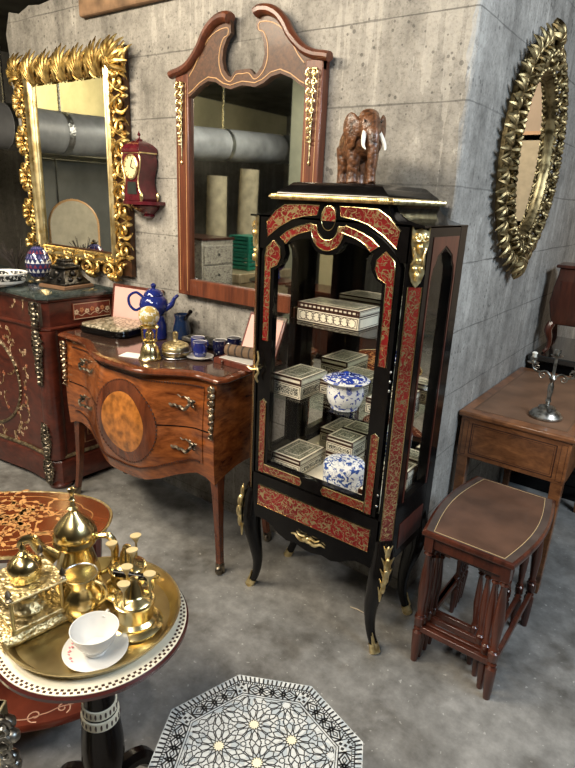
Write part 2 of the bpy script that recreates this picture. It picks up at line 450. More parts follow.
def gold_mirror():
    t = thing('gilt_mirror', 'large gilded rectangular wall mirror with pierced scrolling leaf frame, above the dark inlaid cabinet', 'mirror', (-2.855, 1.905, 1.09))
    W, H = .49, .563
    F = WA(0, H, 0)
    b = MB().at(F); b.rectring(W-.035, H-.035, [(0, -.02), (0, .006), (.11, .014), (.11, -.02)]); b.obj('frame', M['bole'], t)
    c = MB().at(F)
    carved_side(c, -H+.12, H-.14, -W+.068, .138, 9, True, -1)
    carved_side(c, -H+.12, H-.14, W-.068, .138, 9, True, 1)
    carved_side(c, -W+.06, W-.06, -H+.068, .138, 9, False, -1)
    c.obj('scroll_carving', M['gilt'], t)
    c = MB().at(F)                                    # crest of upright acanthus leaves
    for i in range(7):
        u = -W+.07 + (2*W-.14)*i/6
        for k in range(7):
            q = k-3; leaf(c, (u+.007*q, H-.155), pi/2-.15*q, .155-.010*abs(q)+.012*(i % 2), .0085, -.10*q, .04)
        cscroll(c, (u-.032, H-.125), .026, -pi/2, -1); cscroll(c, (u+.032, H-.125), .026, -pi/2, 1)
        for s_ in (-1, 1): c.tube(smooth_path([(u+s_*.02,H-.15,.014),(u+s_*.052,H-.10,.03),(u+s_*.058,H-.055,.03),(u+s_*.04,H-.03,.016)], 5), lerp_list([.005,.009,.007,.003], 16), 6)
        leaf(c, (u+.065, H-.155), pi/2, .13, .009, .1, .03); leaf(c, (u+.065, H-.12), pi/2-.3, .09, .007, -.5, .03); leaf(c, (u+.065, H-.12), pi/2+.3, .09, .007, .5, .03)
    for sx in (-1, 1):
        for k in range(7): leaf(c, (sx*(W-.11), H-.12), pi/2 - sx*(pi/4) + (k-3)*.3, .15-.012*abs(k-3), .0095, (k-3)*.08, .05)
        cscroll(c, (sx*(W-.07), H-.15), .035, 0, sx)
    c.obj('leaf_crest', M['gilt'], t)
    m = MB().at(F); m.rectring(.366, .478, [(0,.0),(0,.03),(.01,.04),(.022,.034),(.03,.022),(.038,.03),(.048,.024),(.055,.006),(.055,.0)]); m.obj('inner_moulding', M['gold_mould'], t)
    MB().at(F).box((-.32,-.432,-.004), (.32,.432,.006)).obj('mirror_glass', M['mirror'], t)
gold_mirror()

def wood_mirror():
    t = thing('pediment_mirror', 'tall wall mirror in reddish wood frame with open swan-neck pediment top', 'mirror', (-1.66, 1.905, 1.09))
    F = WA(0, 0, 0) @ Matrix.Diagonal((.99,1,1,1)); H = .935
    L, R, bw = -.385, .385, .078
    for x0, nm in ((L, 'stile'), (R-bw, 'stile')):
        b = MB().at(F); b.box((x0, .0, -.022), (x0+bw, H, .022)); b.obj(nm, M['mirror_wood'], t, bevel=.004)
    b = MB().at(F); b.box((L+bw, 0, -.022), (R-bw, .076, .022)); b.obj('bottom_rail', M['mirror_wood'], t, bevel=.004)
    # pediment board
    top = [(-.385,.90),(-.385,.938),(-.345,.945),(-.30,.963),(-.262,.992),(-.232,1.022),(-.205,1.060),(-.17,1.091),(-.13,1.109),(-.088,1.113),(-.068,1.105)]
    inn = [(-.064,1.06),(-.085,1.045),(-.105,1.01),(-.11,.97),(-.1,.935),(-.078,.912),(-.062,.905),(-.05,.917),(-.035,.928)]
    low = [(.307,.845),(.285,.855),(.24,.882),(.19,.9),(.145,.893),(.105,.872),(.065,.862),(.03,.868),(0,.872),(-.03,.868),(-.065,.862),(-.105,.872),(-.145,.893),(-.19,.9),(-.24,.882),(-.285,.855),(-.307,.845)]
    half = top + inn
    b = MB().at(F); b.plate(half + mir(half)[0:] + [(.307,.90)] + low + [(-.307,.90)], .0, .02, plane='xy'); b.obj('pediment', M['burr'], t)
    # moulded swan necks and inlay lines
    for sx in (-1, 1):
        P = smooth_path([(sx*x*1.0, z+.004, .022) for x, z in [(-.41,.932)] + top[1:]], 6)
        m = MB().at(F); m.tube(P, lerp_list([.017,.017,.018,.019,.022], len(P)), 10, flat=1.3, up=(0,0,1)); m.obj('swan_neck_moulding', M['mirror_wood'], t)
    ln = MB().at(F)
    for sx in (-1, 1):
        ln.tube(smooth_path([(sx*x, z, .0205) for x, z in [(-.30,.925),(-.27,.955),(-.24,.995),(-.21,1.03),(-.175,1.058),(-.13,1.076),(-.082,1.079),(-.08,1.055),(-.103,1.045),(-.122,1.01),(-.127,.965),(-.115,.925),(-.088,.897),(-.06,.89),(-.033,.912),(0,.912)]], 4), .0022, 5)
    ln.tube([(x*.99, z+.014, .0205) for x, z in low], .0022, 5)
    for x in (L+.018, L+bw-.014, R-.018, R-bw+.014): ln.tube([(x, .02, .022), (x, .9, .022)], .0014, 5)
    ln.obj('string_inlay', M['line_inlay'], t)
    for sx in (-1, 1):      # gilt mounts high on the stiles
        m = MB().at(F @ Matrix.Translation((sx*(.385-.039), .90, .022)))
        for k in range(8):
            z = -.012 - .031*k; w = .021*(1-k/10)
            for q in (-1, 1): m.tube(spiral(w*.7, .002, 1.3, pi/2, (q*w*.62, z), -q, 14, .006), .0026, 5); leaf(m, (0, z-.016), pi/2+q*.7, w*1.3, .0035, q*.5, .008)
            m.ell((0, z+.008, .006), (w*.2,.009,.005), 8, 5)
        m.tube([(0,0,.004),(0,-.24,.004),(0,-.31,.004)], [.003,.003,.0015], 6); m.ell((0,-.315,.005), (.005,.009,.004), 8, 5); m.ell((0,.002,.006),(.02,.006,.006),8,5)
        m.obj('gilt_mount', M['ormolu'], t)
    g = MB().at(F); g.box((L+bw-.006, .07, -.006), (R-bw+.006, .90, .004)); g.obj('mirror_glass', M['mirror'], t)
wood_mirror()

def oval_mirror():
    t = thing('oval_mirror', 'oval wall mirror in dark antique gold frame of carved leaves, on the right-hand wall', 'mirror', (-.745, 2.655, 1.27))
    F = WB(0, .485, 0); A, B = .40, .455
    b = MB().at(F); b.ellring(A-.03, B-.03, [(.02,-.004),(.02,.012),(.10,.03),(.12,-.004)]); b.obj('frame', M['antique_gold'], t)
    c = MB().at(F); n = 38; r = random.Random(5)
    for i in range(n):
        a = 2*pi*i/n; ca, sa = cos(a), sin(a)
        nx, ny = ca*B, sa*A; q = hypot(nx, ny); na = atan2(ny, nx)
        p = ((A-.06)*ca, (B-.06)*sa)
        for k in range(5): leaf(c, p, na + .42*(k-2), .085-.010*abs(k-2), .0095, .25*(k-2)*r.uniform(.5,1.2), .03)
        leaf(c, ((A-.03)*ca, (B-.03)*sa), na+pi/2*(1 if i % 2 else -1), .055, .010, .9, .03)
        p2 = ((A-.095)*ca, (B-.095)*sa)
        c.tube([(x+p2[0], y+p2[1], z+.018) for x, y, z in spiral(.026, .004, 1.3, na+pi, (0,0), 1 if i % 2 else -1, 16, .02)], .0075, 6)
        for k in range(3): leaf(c, p2, na+.8*(k-1), .045, .008, .4*(k-1), .05)
        a2 = a + pi/n; p3 = ((A-.132)*cos(a2), (B-.132)*sin(a2))
        c.ell((p3[0], p3[1], .036), (.011,.011,.012), 8, 5)
        leaf(c, p3, na+pi/2, .045, .007, .5, .03)
    for sy in (-1, 1):
        for k in range(5): leaf(c, (0, sy*(B-.05)), sy*pi/2 + (k-2)*.35, .10-.015*abs(k-2), .014, (k-2)*.3, .05)
        c.ell((0, sy*(B+.03), .03), (.014,.02,.014), 8, 6)
    c.obj('leaf_carving', M['antique_gold'], t)
    m = MB().at(F); m.ellring(.268, .322, [(0,.0),(0,.03),(.006,.034),(.012,.026),(.018,.014),(.018,.0)]); m.obj('inner_moulding', M['antique_gold'], t)
    g = MB().at(F); g.plate(ngon(64, .258, 0, (0,0), .312), .002, .012, plane='xy'); g.obj('mirror_glass', M['mirror_warm'], t)
oval_mirror()

def bracket_clock():
    lac = plain('red_lacquer', (.085,.007,.012), .25, 0, .4, var=.3)
    br = thing('wall_bracket', 'small dark red lacquered wall bracket shelf carrying the clock', 'shelf', (-2.275, 1.93, 1.42))
    def lp(z, hw, d, n=18): return [(hw*cos(pi*i/(n-1))*1.0, -d*sin(pi*i/(n-1))**.6, z) for i in range(n)]
    b = MB(); b.loft([lp(0.0,.012,.02), lp(.012,.03,.045), lp(.02,.026,.04), lp(.045,.06,.09), lp(.06,.075,.105), lp(.066,.07,.1)]); b.obj('corbel', lac, br)
    b = MB(); b.plate([(x, y) for x, y, z in lp(0, .118, .135, 24)], .066, .082, plane='xy'); b.obj('shelf_board', lac, br, bevel=.004)
    t = thing('bracket_clock', 'red lacquered waisted bracket clock with round cream dial on wall shelf', 'clock', (-2.275, 1.87, 1.502))
    prof = [(.0,.070),(.012,.075),(.03,.072),(.06,.056),(.095,.052),(.13,.062),(.16,.072),(.185,.073),(.2,.066),(.212,.07)]
    P = smooth_path([(w, z, 0) for z, w in prof], 4)
    out = [(x, z) for x, z, _ in P]
    b = MB(); b.plate([(-x, z) for x, z in out[::-1]][::-1] + out[::-1], -.05, .05); b.obj('case', lac, t, bevel=.004)
    d = MB(); loops = []
    for k, s in ((0,.98),(.15,1.0),(.32,.98),(.52,.9),(.7,.74),(.86,.5),(1,.25)): loops.append([(x*.07*s, y*.056*s, .212+.055*k) for x, y in ((-1,-1),(1,-1),(1,1),(-1,1))])
    d.loft(loops); d.lathe([(.016,.265),(.018,.272),(.006,.276),(.004,.286),(.009,.292),(.003,.302),(.001,.31)], seg=12); d.obj('domed_top', lac, t, bevel=.003)
    g = MB(); g.tube([(.07*1.0, -.05, .212),(-.07,-.05,.212)], .004, 6); g.tube([(.072,-.05,.212),(.072,.05,.212)], .003, 6)
    for sx in (-1, 1):
        g.tube([(sx*x, -.052, z) for x, z in out], .0035, 6); g.tube(spiral(.018,.004,1.2,pi/2,(0,0),sx,14), .001, 4) if 0 else None
        g.ell((sx*.075, -.052, .02), (.012,.008,.022), 8, 6); g.ell((sx*.075, .045, .02), (.012,.008,.022), 8, 6)
    g.obj('gilt_edging', M['ormolu'], t)
    f = MB().at(Matrix.Translation((0,-.05,.15)) @ Matrix.Rotation(pi/2, 4, 'X')); f.ellring(.056, .056, [(.001,0),(0,.006),(.006,.01),(.007,.0)], seg=32); f.obj('bezel', M['ormolu'], t)
    f = MB().at(Matrix.Translation((0,-.05,.15)) @ Matrix.Rotation(pi/2, 4, 'X')); f.lathe([(.0505,0),(.0505,.004),(.001,.0045)], seg=32); fd = f.obj('dial', plain('cream_enamel', (.72,.62,.36), .4), t)
    h = MB().at(Matrix.Translation((0,-.0555,.15)) @ Matrix.Rotation(pi/2, 4, 'X'))
    h.strip([(0,0),(.012,.03)], .004, 0, .001); h.strip([(0,0),(.024,-.008)], .004, 0, .001)
    for k in range(12): h.strip([(.040*cos(k*pi/6), .040*sin(k*pi/6)), (.047*cos(k*pi/6), .047*sin(k*pi/6))], .003, 0, .0007)
    h.obj('hands', M['ebony'], fd)
    b = MB(); b.plate([(-.038,.03),(.038,.03),(.034,.085),(-.034,.085)], -.053, -.045); b.obj('pendulum_window', plain('dark_glass_pane', (.03,.035,.03), .15), t)
    br.scale = (.88,1,1); t.scale = (.88,1,1)
bracket_clock()
# ---------------------------------------------------------------- display cabinet
VX, VY = -.985, 1.53
def rim(mb, pts, y, r=.0016, closed=True):
    mb.tube([(x, y, z) for x, z in pts], r, 5, closed=closed)
def inlay(name, pts, y, parent, mat='boulle', cx=None):
    b = MB(); b.plate(pts, y-.0022, y+.001); b.m = 1; rim(b, pts, y-.0022)
    return b.obj(name, [M[mat], M['brass']], parent)
ARCH = [(-.25,1.385),(-.238,1.405),(-.213,1.43),(-.187,1.449),(-.15,1.466),(-.113,1.477),(-.057,1.485),(0,1.487)]
ARCH = ARCH + mir(ARCH[:-1])
def vitrine():
    E = M['ebony']
    t = thing('display_cabinet', 'tall black and red glass-fronted display cabinet with gilt mounts on curved legs', 'display cabinet', (VX, VY, 0))
    # carcass: corner posts, rails, back
    for sx in (-1, 1):
        b = MB(); b.plate([(sx*.27,0),(sx*.277,0),(sx*.315,.038),(sx*.315,.062),(sx*.27,.062)], .40, 1.49, plane='xy'); b.obj('corner_post', E, t)
        b = MB(); b.box((min(sx*.27, sx*.315), .275, .40), (max(sx*.27, sx*.315), .335, 1.49)); b.obj('rear_post', E, t, bevel=.003)
        # canted boulle strip and mask mount
        T = Matrix(((sx*.7071*1, sx*.7071*1, 0, sx*.296),(.7071, -.7071, 0, .019),(0,0,1,0),(0,0,0,1))) 
        # local x along the canted face, -y = outwards
        T = Matrix.Translation((sx*.296,.019,0)) @ Matrix.Rotation(sx*pi/4, 4, 'Z')
        b = MB().at(T); p = [(-.021,.465),(.021,.465),(.021,1.32),(-.021,1.32)]
        b.plate(p, -.002, .003); b.m = 1; rim(b, p, -.002); b.obj('boulle_strip', [M['boulle_fine'], M['brass']], t)
        b = MB().at(T)
        prof = [(-.026,1.488),(-.02,1.478),(0,1.484),(.02,1.478),(.026,1.488),(.025,1.44),(.018,1.41),(.014,1.395),(.02,1.385),(.022,1.36),(.014,1.335),(0,1.318),(-.014,1.335),(-.022,1.36),(-.02,1.385),(-.014,1.395),(-.018,1.41),(-.025,1.44)]
        b.plate(prof, -.006, .002)
        for q in (-1, 1):
            b.tube([(q*x, -.009-h*.3, z) for x, z, h in spiral(.011,.003,1.3,pi/2,(.011,1.458),1,14)], .003, 5)
            b.tube([(q*.019,-.008,1.43),(q*.012,-.012,1.41),(q*.015,-.01,1.385)], .004, 6); b.ell((q*.009,-.009,1.372), (.006,.005,.008), 8, 5)
        b.ell((0,-.012,1.43), (.008,.008,.014), 8, 6); b.ell((0,-.011,1.35), (.007,.007,.014), 8, 6); b.ell((0,-.01,1.395), (.01,.006,.008), 8, 5)
        b.obj('mask_mount', M['ormolu'], t)
        # side: rails and arched glazed frame with narrow veneer
        xs = sx*.315
        o = [(.062,.545),(.275,.545),(.275,1.49),(.062,1.49)]
        h = [(.085,.60),(.25,.60),(.25,1.33),(.243,1.365),(.228,1.38),(.222,1.40),(.195,1.412),(.168,1.425),(.14,1.412),(.113,1.40),(.107,1.38),(.092,1.365),(.085,1.33)]
        b = MB(); b.plate(o, xs-sx*.03, xs, [h], plane='yz'); b.obj('side_frame', E, t)
        b = MB()
        q = [(.07,.60),(.078,.60),(.078,1.335),(.088,1.37),(.102,1.385),(.108,1.404),(.138,1.42),(.168,1.434),(.198,1.42),(.228,1.404),(.234,1.385),(.248,1.37),(.258,1.335),(.258,.60),(.266,.60),(.266,1.46),(.07,1.46)]
        b.plate(q, xs, xs+sx*.002, plane='yz'); b.obj('side_veneer', wood_cache('side_veneer_wood', (.03,.008,.006), (.11,.024,.014)), t)
        b = MB(); b.box((min(xs-sx*.02, xs-sx*.016), .08, .59), (max(xs-sx*.02, xs-sx*.016), .255, 1.44)); b.obj('side_glass', M['glass'], t)
        b = MB(); b.box((min(xs-sx*.03, xs), .062, .385), (max(xs-sx*.03, xs), .275, .545)); b.m = 1
        b.box((min(xs, xs+sx*.002), .075, .42), (max(xs, xs+sx*.002), .262, .515)); b.obj('side_rail', [E, wood_cache('side_veneer_wood', 0, 0)], t)
    b = MB(); b.box((-.27,.318,.40), (.27,.335,1.49)); b.obj('back_panel', E, t)
    b = MB(); b.box((-.268,.312,.56), (.268,.3175,1.485)); b.obj('back_mirror', mirror_mat('cabinet_back_mirror', (.62,.62,.56), .02, .15), t)
    b = MB(); b.box((-.27,.02,.53), (.27,.312,.553)); b.m = 1; b.box((-.268,.03,.553), (.268,.312,.5555)); b.obj('cabinet_floor', [E, plain('pale_cabinet_floor', (.78,.73,.6), .08, 0, .6, var=.05)], t)
    b = MB(); b.box((-.315,.0,1.486), (.315,.335,1.492)); b.obj('top_board', E, t)
    for z in (.848, 1.131):
        b = MB(); b.box((-.268,.045,z), (.268,.311,z+.006)); b.obj('glass_shelf', plain_glass_shelf(), t)
    # arched head with concave shoulders
    sh = [(-.275,1.385),(-.275,1.492),(-.255,1.493),(-.232,1.499),(-.212,1.512),(-.2,1.528),(-.196,1.545)]
    b = MB(); b.plate(sh + mir(sh) + ARCH[::-1], .0, .03); b.obj('arched_head', E, t)
    sh2 = [(-.312,1.491),(-.285,1.493),(-.250,1.503),(-.218,1.522),(-.205,1.545)]
    b = MB(); b.plate(sh2 + mir(sh2), .031, .343); b.obj('cavetto_top', E, t)
    A = [(-.242,1.472),(-.205,1.508),(-.17,1.528),(-.10,1.531),(-.036,1.531),(-.044,1.502),(-.09,1.497),(-.138,1.485),(-.19,1.458),(-.236,1.424)]
    inlay('inlay_panel', A, 0, t); inlay('inlay_panel', mir(A), 0, t)
    inlay('inlay_cartouche', [(x, z) for x, z in ngon(24, .026, 0, (0,1.495+.0), .036)], -.001, t)
    b = MB(); lo = []
    for r_, z in ((.206,1.543),(.216,1.546),(.220,1.551),(.216,1.558),(.206,1.562)):
        lo.append([(-r_,-.012-(r_-.206),z),(r_,-.012-(r_-.206),z),(r_,.355+(r_-.206),z),(-r_,.355+(r_-.206),z)])
    b.loft(lo)
    for i in range(56): x = -.205 + .41*i/55; b.ell((x,-.023,1.552), (.0038,.005,.009), 6, 4)
    for i in range(42):
        for sx in (-1, 1): b.ell((sx*.218, -.012+.37*i/41, 1.552), (.005,.0042,.009), 6, 4)
    b.obj('gilt_moulding', M['ormolu'], t)
    b = MB(); b.loft([[(-x,-y,z),(x,-y,z),(x,.345+y*.6,z),(-x,.345+y*.6,z)] for x, y, z in ((.2,.008,1.562),(.197,.006,1.568),(.175,-.01,1.583),(.158,-.022,1.596),(.15,-.03,1.598))]); b.obj('roof', E, t)
    # door
    d = MB()
    hl = [(-.203,.603),(-.203,1.318),(-.183,1.328),(-.166,1.35),(-.158,1.375),(-.165,1.402),(-.14,1.414),(-.1,1.425),(-.064,1.43),(-.056,1.412),(-.04,1.394),(-.02,1.386),(0,1.384)]
    d.plate([(-.258,.555)] + [(-.258,1.37)] + ARCH + [(.258,1.37),(.258,.555)], -.004, .022, [hl + mir(hl[:-1])]); dr = d.obj('door', E, t)
    MB().box((-.206,.008,.60), (.206,.012,1.435)).obj('door_glass', M['glass'], dr)
    for sx in (-1, 1):
        tear = [(-.243,.0)]
        pts = [(-.243,1.07),(-.2165,1.07),(-.2165,1.322),(-.19,1.335),(-.176,1.36),(-.18,1.388),(-.207,1.414),(-.236,1.388),(-.241,1.36)]
        inlay('stile_inlay', [(x*sx, z) for x, z in pts], -.004, dr)
        pts = [(-.243,.56),(-.2165,.56),(-.2165,.84),(-.23,.85),(-.243,.84)]
        inlay('stile_inlay', [(x*sx, z) for x, z in pts], -.004, dr, 'boulle_fine')
        pts = [(-.214,.563),(-.05,.563),(-.042,.579),(-.05,.595),(-.214,.595)]
        inlay('bottom_inlay', [(x*sx, z) for x, z in pts], -.004, dr, 'boulle_fine')
        pts = [(-.182,1.426),(-.155,1.446),(-.125,1.459),(-.065,1.477),(-.052,1.457),(-.11,1.441),(-.135,1.428),(-.155,1.408)]
        inlay('arch_inlay', [(x*sx, z) for x, z in pts], -.004, dr)
    U = [(.06*cos(a), 1.462+.064*sin(a)) for a in [pi + pi*i/14 for i in range(15)]]
    V = [(.038*cos(a), 1.465+.036*sin(a)) for a in [2*pi - pi*i/14 for i in range(15)]]
    inlay('arch_inlay', [(-.062,1.474)] + U + [(.062,1.474),(.042,1.472)] + V + [(-.042,1.472)], -.004, dr)
    h = MB()
    h.tube(smooth_path([(-.246,-.02,.915),(-.252,-.024,.935),(-.24,-.026,.955),(-.25,-.024,.975),(-.243,-.022,1.0),(-.25,-.02,1.03)], 5), lerp_list([.003,.006,.004,.006,.004,.003], 26), 6)
    h.tube([(-.247,-.024,.965),(-.247,-.004,.965)], .004, 6); h.tube(smooth_path([(-.25,-.026,.966),(-.27,-.03,.962),(-.286,-.028,.968)], 4), [.004]*9, 6)
    h.obj('key_handle', M['ormolu'], dr)
    for z in (1.0, 1.03, 1.06, .60, .64):
        h = MB(); h.ell((.262,-.007,z), (.004,.004,.005), 8, 5); h.obj('hinge_stud', M['steel'], dr)
    # base drawer panel and shaped apron
    lo = [(-.277,.545),(-.277,.352),(-.235,.358),(-.2,.357),(-.17,.345),(-.14,.325),(-.10,.312),(-.06,.318),(-.03,.31),(0,.306)]
    b = MB(); b.plate(lo + mir(lo[:-1]), .0, .03); b.obj('front_rail', E, t)
    inlay('drawer_inlay', [(-.243,.415),(.243,.415),(.243,.50),(-.243,.50)], 0, t)
    b = MB(); b.ell((0,-.004,.356), (.018,.009,.013), 10, 6)
    for sx in (-1, 1):
        b.tube(smooth_path([(0,-.005,.36),(sx*.03,-.008,.35),(sx*.055,-.006,.362),(sx*.075,-.004,.357)], 5), lerp_list([.010,.007,.005,.002], 16), 6)
        b.tube(smooth_path([(sx*.01,-.005,.37),(sx*.035,-.008,.368),(sx*.05,-.005,.376)], 5), lerp_list([.006,.004,.002], 11), 6)
    b.obj('apron_mount', M['ormolu'], t)
    # cabriole legs with gilt sabots
    for sx in (-1, 1):
        for fy in (0, 1):
            ys = (lambda o: .03+o*-1) if fy == 0 else (lambda o: .300+o*.5)
            C = [(.283,.0,.47,.032),(.290,.004,.41,.038),(.289,.010,.34,.041),(.281,.011,.28,.035),(.266,.006,.20,.026),(.262,-.004,.13,.020),(.270,-.006,.07,.0165),(.288,-.004,.025,.016),(.298,.0,.0,.018)]
            P = smooth_path([(sx*x, ys(o), z) for x, o, z, r in C], 5); R = lerp_list([c[3] for c in C], len(P))
            b = MB(); b.tube(P, R, 10, up=(sx*.7,.7,0)); lg = b.obj('cabriole_leg', E, t)
            q = MB(); q.tube(P[-7:], [r*1.1+.0008 for r in R[-7:]], 10, up=(sx*.7,.7,0))
            dx, dy = sx*.7, (-.7 if fy == 0 else .7)
            for k in range(3):
                a = (k-1)*.7; q.tube([(P[-7][0]+dx*.016, P[-7][1]+dy*.016+dx*.008*(k-1), P[-7][2]-.004), (P[-11][0]+dx*.018, P[-11][1]+dy*.018+dx*.006*(k-1), P[-11][2]-.012*abs(k-1)+.012)], [.006,.0015], 6)
            q.obj('gilt_sabot', M['ormolu'], lg)
            if fy == 0:
                q = MB()
                for z0, w in ((.44,.010),(.40,.014),(.36,.013),(.32,.010),(.28,.006)):
                    i = min(range(len(P)), key=lambda i: abs(P[i][2]-z0)); p = P[i]; rr = R[i]
                    q.ell((p[0]+dx*rr*1.25, p[1]+dy*rr*1.25, z0), (w*.9,w*.9,.03), 8, 6)
                    for k in (-1, 1): q.tube([(p[0]+dx*rr*1.2, p[1]+dy*rr*1.2, z0-.01),(p[0]+dx*rr*1.15-k*dy*w*1.6, p[1]+dy*rr*1.15+k*dx*w*1.6, z0+.03)], [w*.6,.0015], 6)
                q.obj('knee_mount', M['ormolu'], lg)
_WC = {}
def wood_cache(n, a, b, **k):
    if n not in _WC: _WC[n] = wood(n, a, b, **k)
    return _WC[n]
def plain_glass_shelf():
    if 'shelf' not in _WC: _WC['shelf'] = glass_mat('shelf_glass', (.9,.95,.92))
    return _WC['shelf']
vitrine()

# ---------------------------------------------------------------- inlaid boxes and porcelain in the cabinet
MOS = {
 'side': mosaic('box_side_mosaic', (.80,.76,.62), (.03,.025,.02), 170, .13, (.4,.38,.3)),
 'top': mosaic('box_lid_mosaic', (.62,.60,.46), (.07,.07,.045), 200, .11, (.26,.26,.17)),
}
M['box_dark'] = plain('dark_box_wood', (.045,.016,.01), .35, 0, .3)
M['bone'] = plain('bone_inlay', (.80,.74,.58), .4, var=.08)
def faceplate(b, u0, u1, v0, v1, mats, fr, inset=.004, gap=.004, m_in=2):
    """dark edge, bone line, dark line, mosaic field on one box face; fr maps (u,v,h)"""
    M0 = b.M.copy(); b.M = M0 @ fr
    lay = [(.001, 1, .0004), (inset, 0, .0007), (inset+gap*.45, 1, .001), (inset+gap*1.1, m_in, .0013)]
    for ins, m, h in lay:
        if u1-u0 > 2.2*ins and v1-v0 > 2.2*ins:
            b.m = m; b.box((u0+ins, v0+ins, 0), (u1-ins, v1-ins, h))
    b.M = M0
def faces4(b, w, d, z0, z1, m_in=2, inset=.0042, gap=.006):
    faceplate(b, -w/2, w/2, z0, z1, 0, WA(0, 0, 0), inset, gap, m_in)
    faceplate(b, 0, d, z0, z1, 0, Matrix(((0,0,1,w/2),(1,0,0,0),(0,1,0,0),(0,0,0,1))), inset, gap, m_in)
    faceplate(b, 0, d, z0, z1, 0, Matrix(((0,0,-1,-w/2),(-1,0,0,d),(0,1,0,0),(0,0,0,1))), inset, gap, m_in)
    faceplate(b, -w/2, w/2, z0, z1, 0, Matrix(((-1,0,0,0),(0,0,1,d),(0,1,0,0),(0,0,0,1))), inset, gap, m_in)
def mosaic_box(label, x, y, z, w, d, h, rz=0, stars=False, group='inlaid boxes in the display cabinet'):
    t = thing('inlaid_box', label, 'box', (x, y, z), rz, group)
    hl = h*.68
    mats = [M['box_dark'], M['bone'], MOS['side']]
    b = MB(); b.m = 0; b.box((-w/2,0,0), (w/2,d,hl)); faces4(b, w, d, .001, hl-.001, 1 if stars else 2)
    if stars:
        M0 = b.M.copy(); b.M = M0 @ WA(0, 0, .0013); b.m = 0; n = 8
        for i in range(n):
            c = (-w/2+.012 + (w-.024)*(i+.5)/n, hl/2+.0); r = hl*.36
            b.strip(ngon(6, r, pi/6, c), .0022, 0, .0006, True)
            if i < n-1:
                c2 = (c[0]+(w-.024)/n/2, c[1]); b.strip([(c2[0], hl-.01),(c2[0]-.006, c2[1]+.006),(c2[0]-.0, .01)], .0018, 0, .0005); b.strip([(c2[0]-.008, c2[1]),(c2[0]+.008, c2[1])], .0018, 0, .0005)
        b.M = M0
    b.obj('box_body', mats, t, smooth=0)
    b = MB(); b.m = 0; b.box((-w/2-.001,-.001,hl+.001), (w/2+.001,d+.001,h)); faces4(b, w+.002, d, hl+.002, h-.001, 1, .003, .003)
    if stars:
        M0 = b.M.copy(); b.M = M0 @ WA(0, 0, .0024); b.m = 0
        for i in range(14): u = -w/2+.01+(w-.02)*i/13; b.strip([(u, hl+.003),(u, h-.003)], .006, 0, .0006)
        b.M = M0
    M0 = b.M.copy(); b.M = M0 @ Matrix.Translation((0, d/2, h))
    for ins, m, hh in ((.003,1,.0004),(.012,0,.0007),(.015,2,.001),(.028,0,.0012),(.03,1,.0014),(.034,2,.0017)):
        if min(w, d) > 2*ins+.01: b.m = m; b.box((-w/2+ins,-d/2+ins,0), (w/2-ins,d/2-ins,hh))
    b.M = M0
    b.obj('box_lid', [M['box_dark'], M['bone'], MOS['top']], t, smooth=0)
    return t
def porcelain(name, scale, blue=(.02,.05,.32), white=(.78,.8,.8), th=.56, flowers=True):
    m, nt, b = new_mat(name); v = coords(nt)
    n = noise(nt, v, scale, 2, .6, 1.2)
    k = mth(nt, 'GREATER_THAN', n, th)
    vo = NN(nt, 'ShaderNodeTexVoronoi', {'Vector': v, 'Scale': scale*.45}, feature='F1').outputs['Distance']
    fl = mth(nt, 'LESS_THAN', vo, .26); fl2 = mth(nt, 'LESS_THAN', vo, .1)
    col = mix(nt, k, white, blue)
    if flowers: col = mix(nt, fl2, mix(nt, mth(nt, 'MULTIPLY', fl, .8), col, (.05,.1,.42)), white)
    nt.links.new(col, b.inputs['Base Color']); b.inputs['Roughness'].default_value = .12; b.inputs['Coat Weight'].default_value = .5
    return m
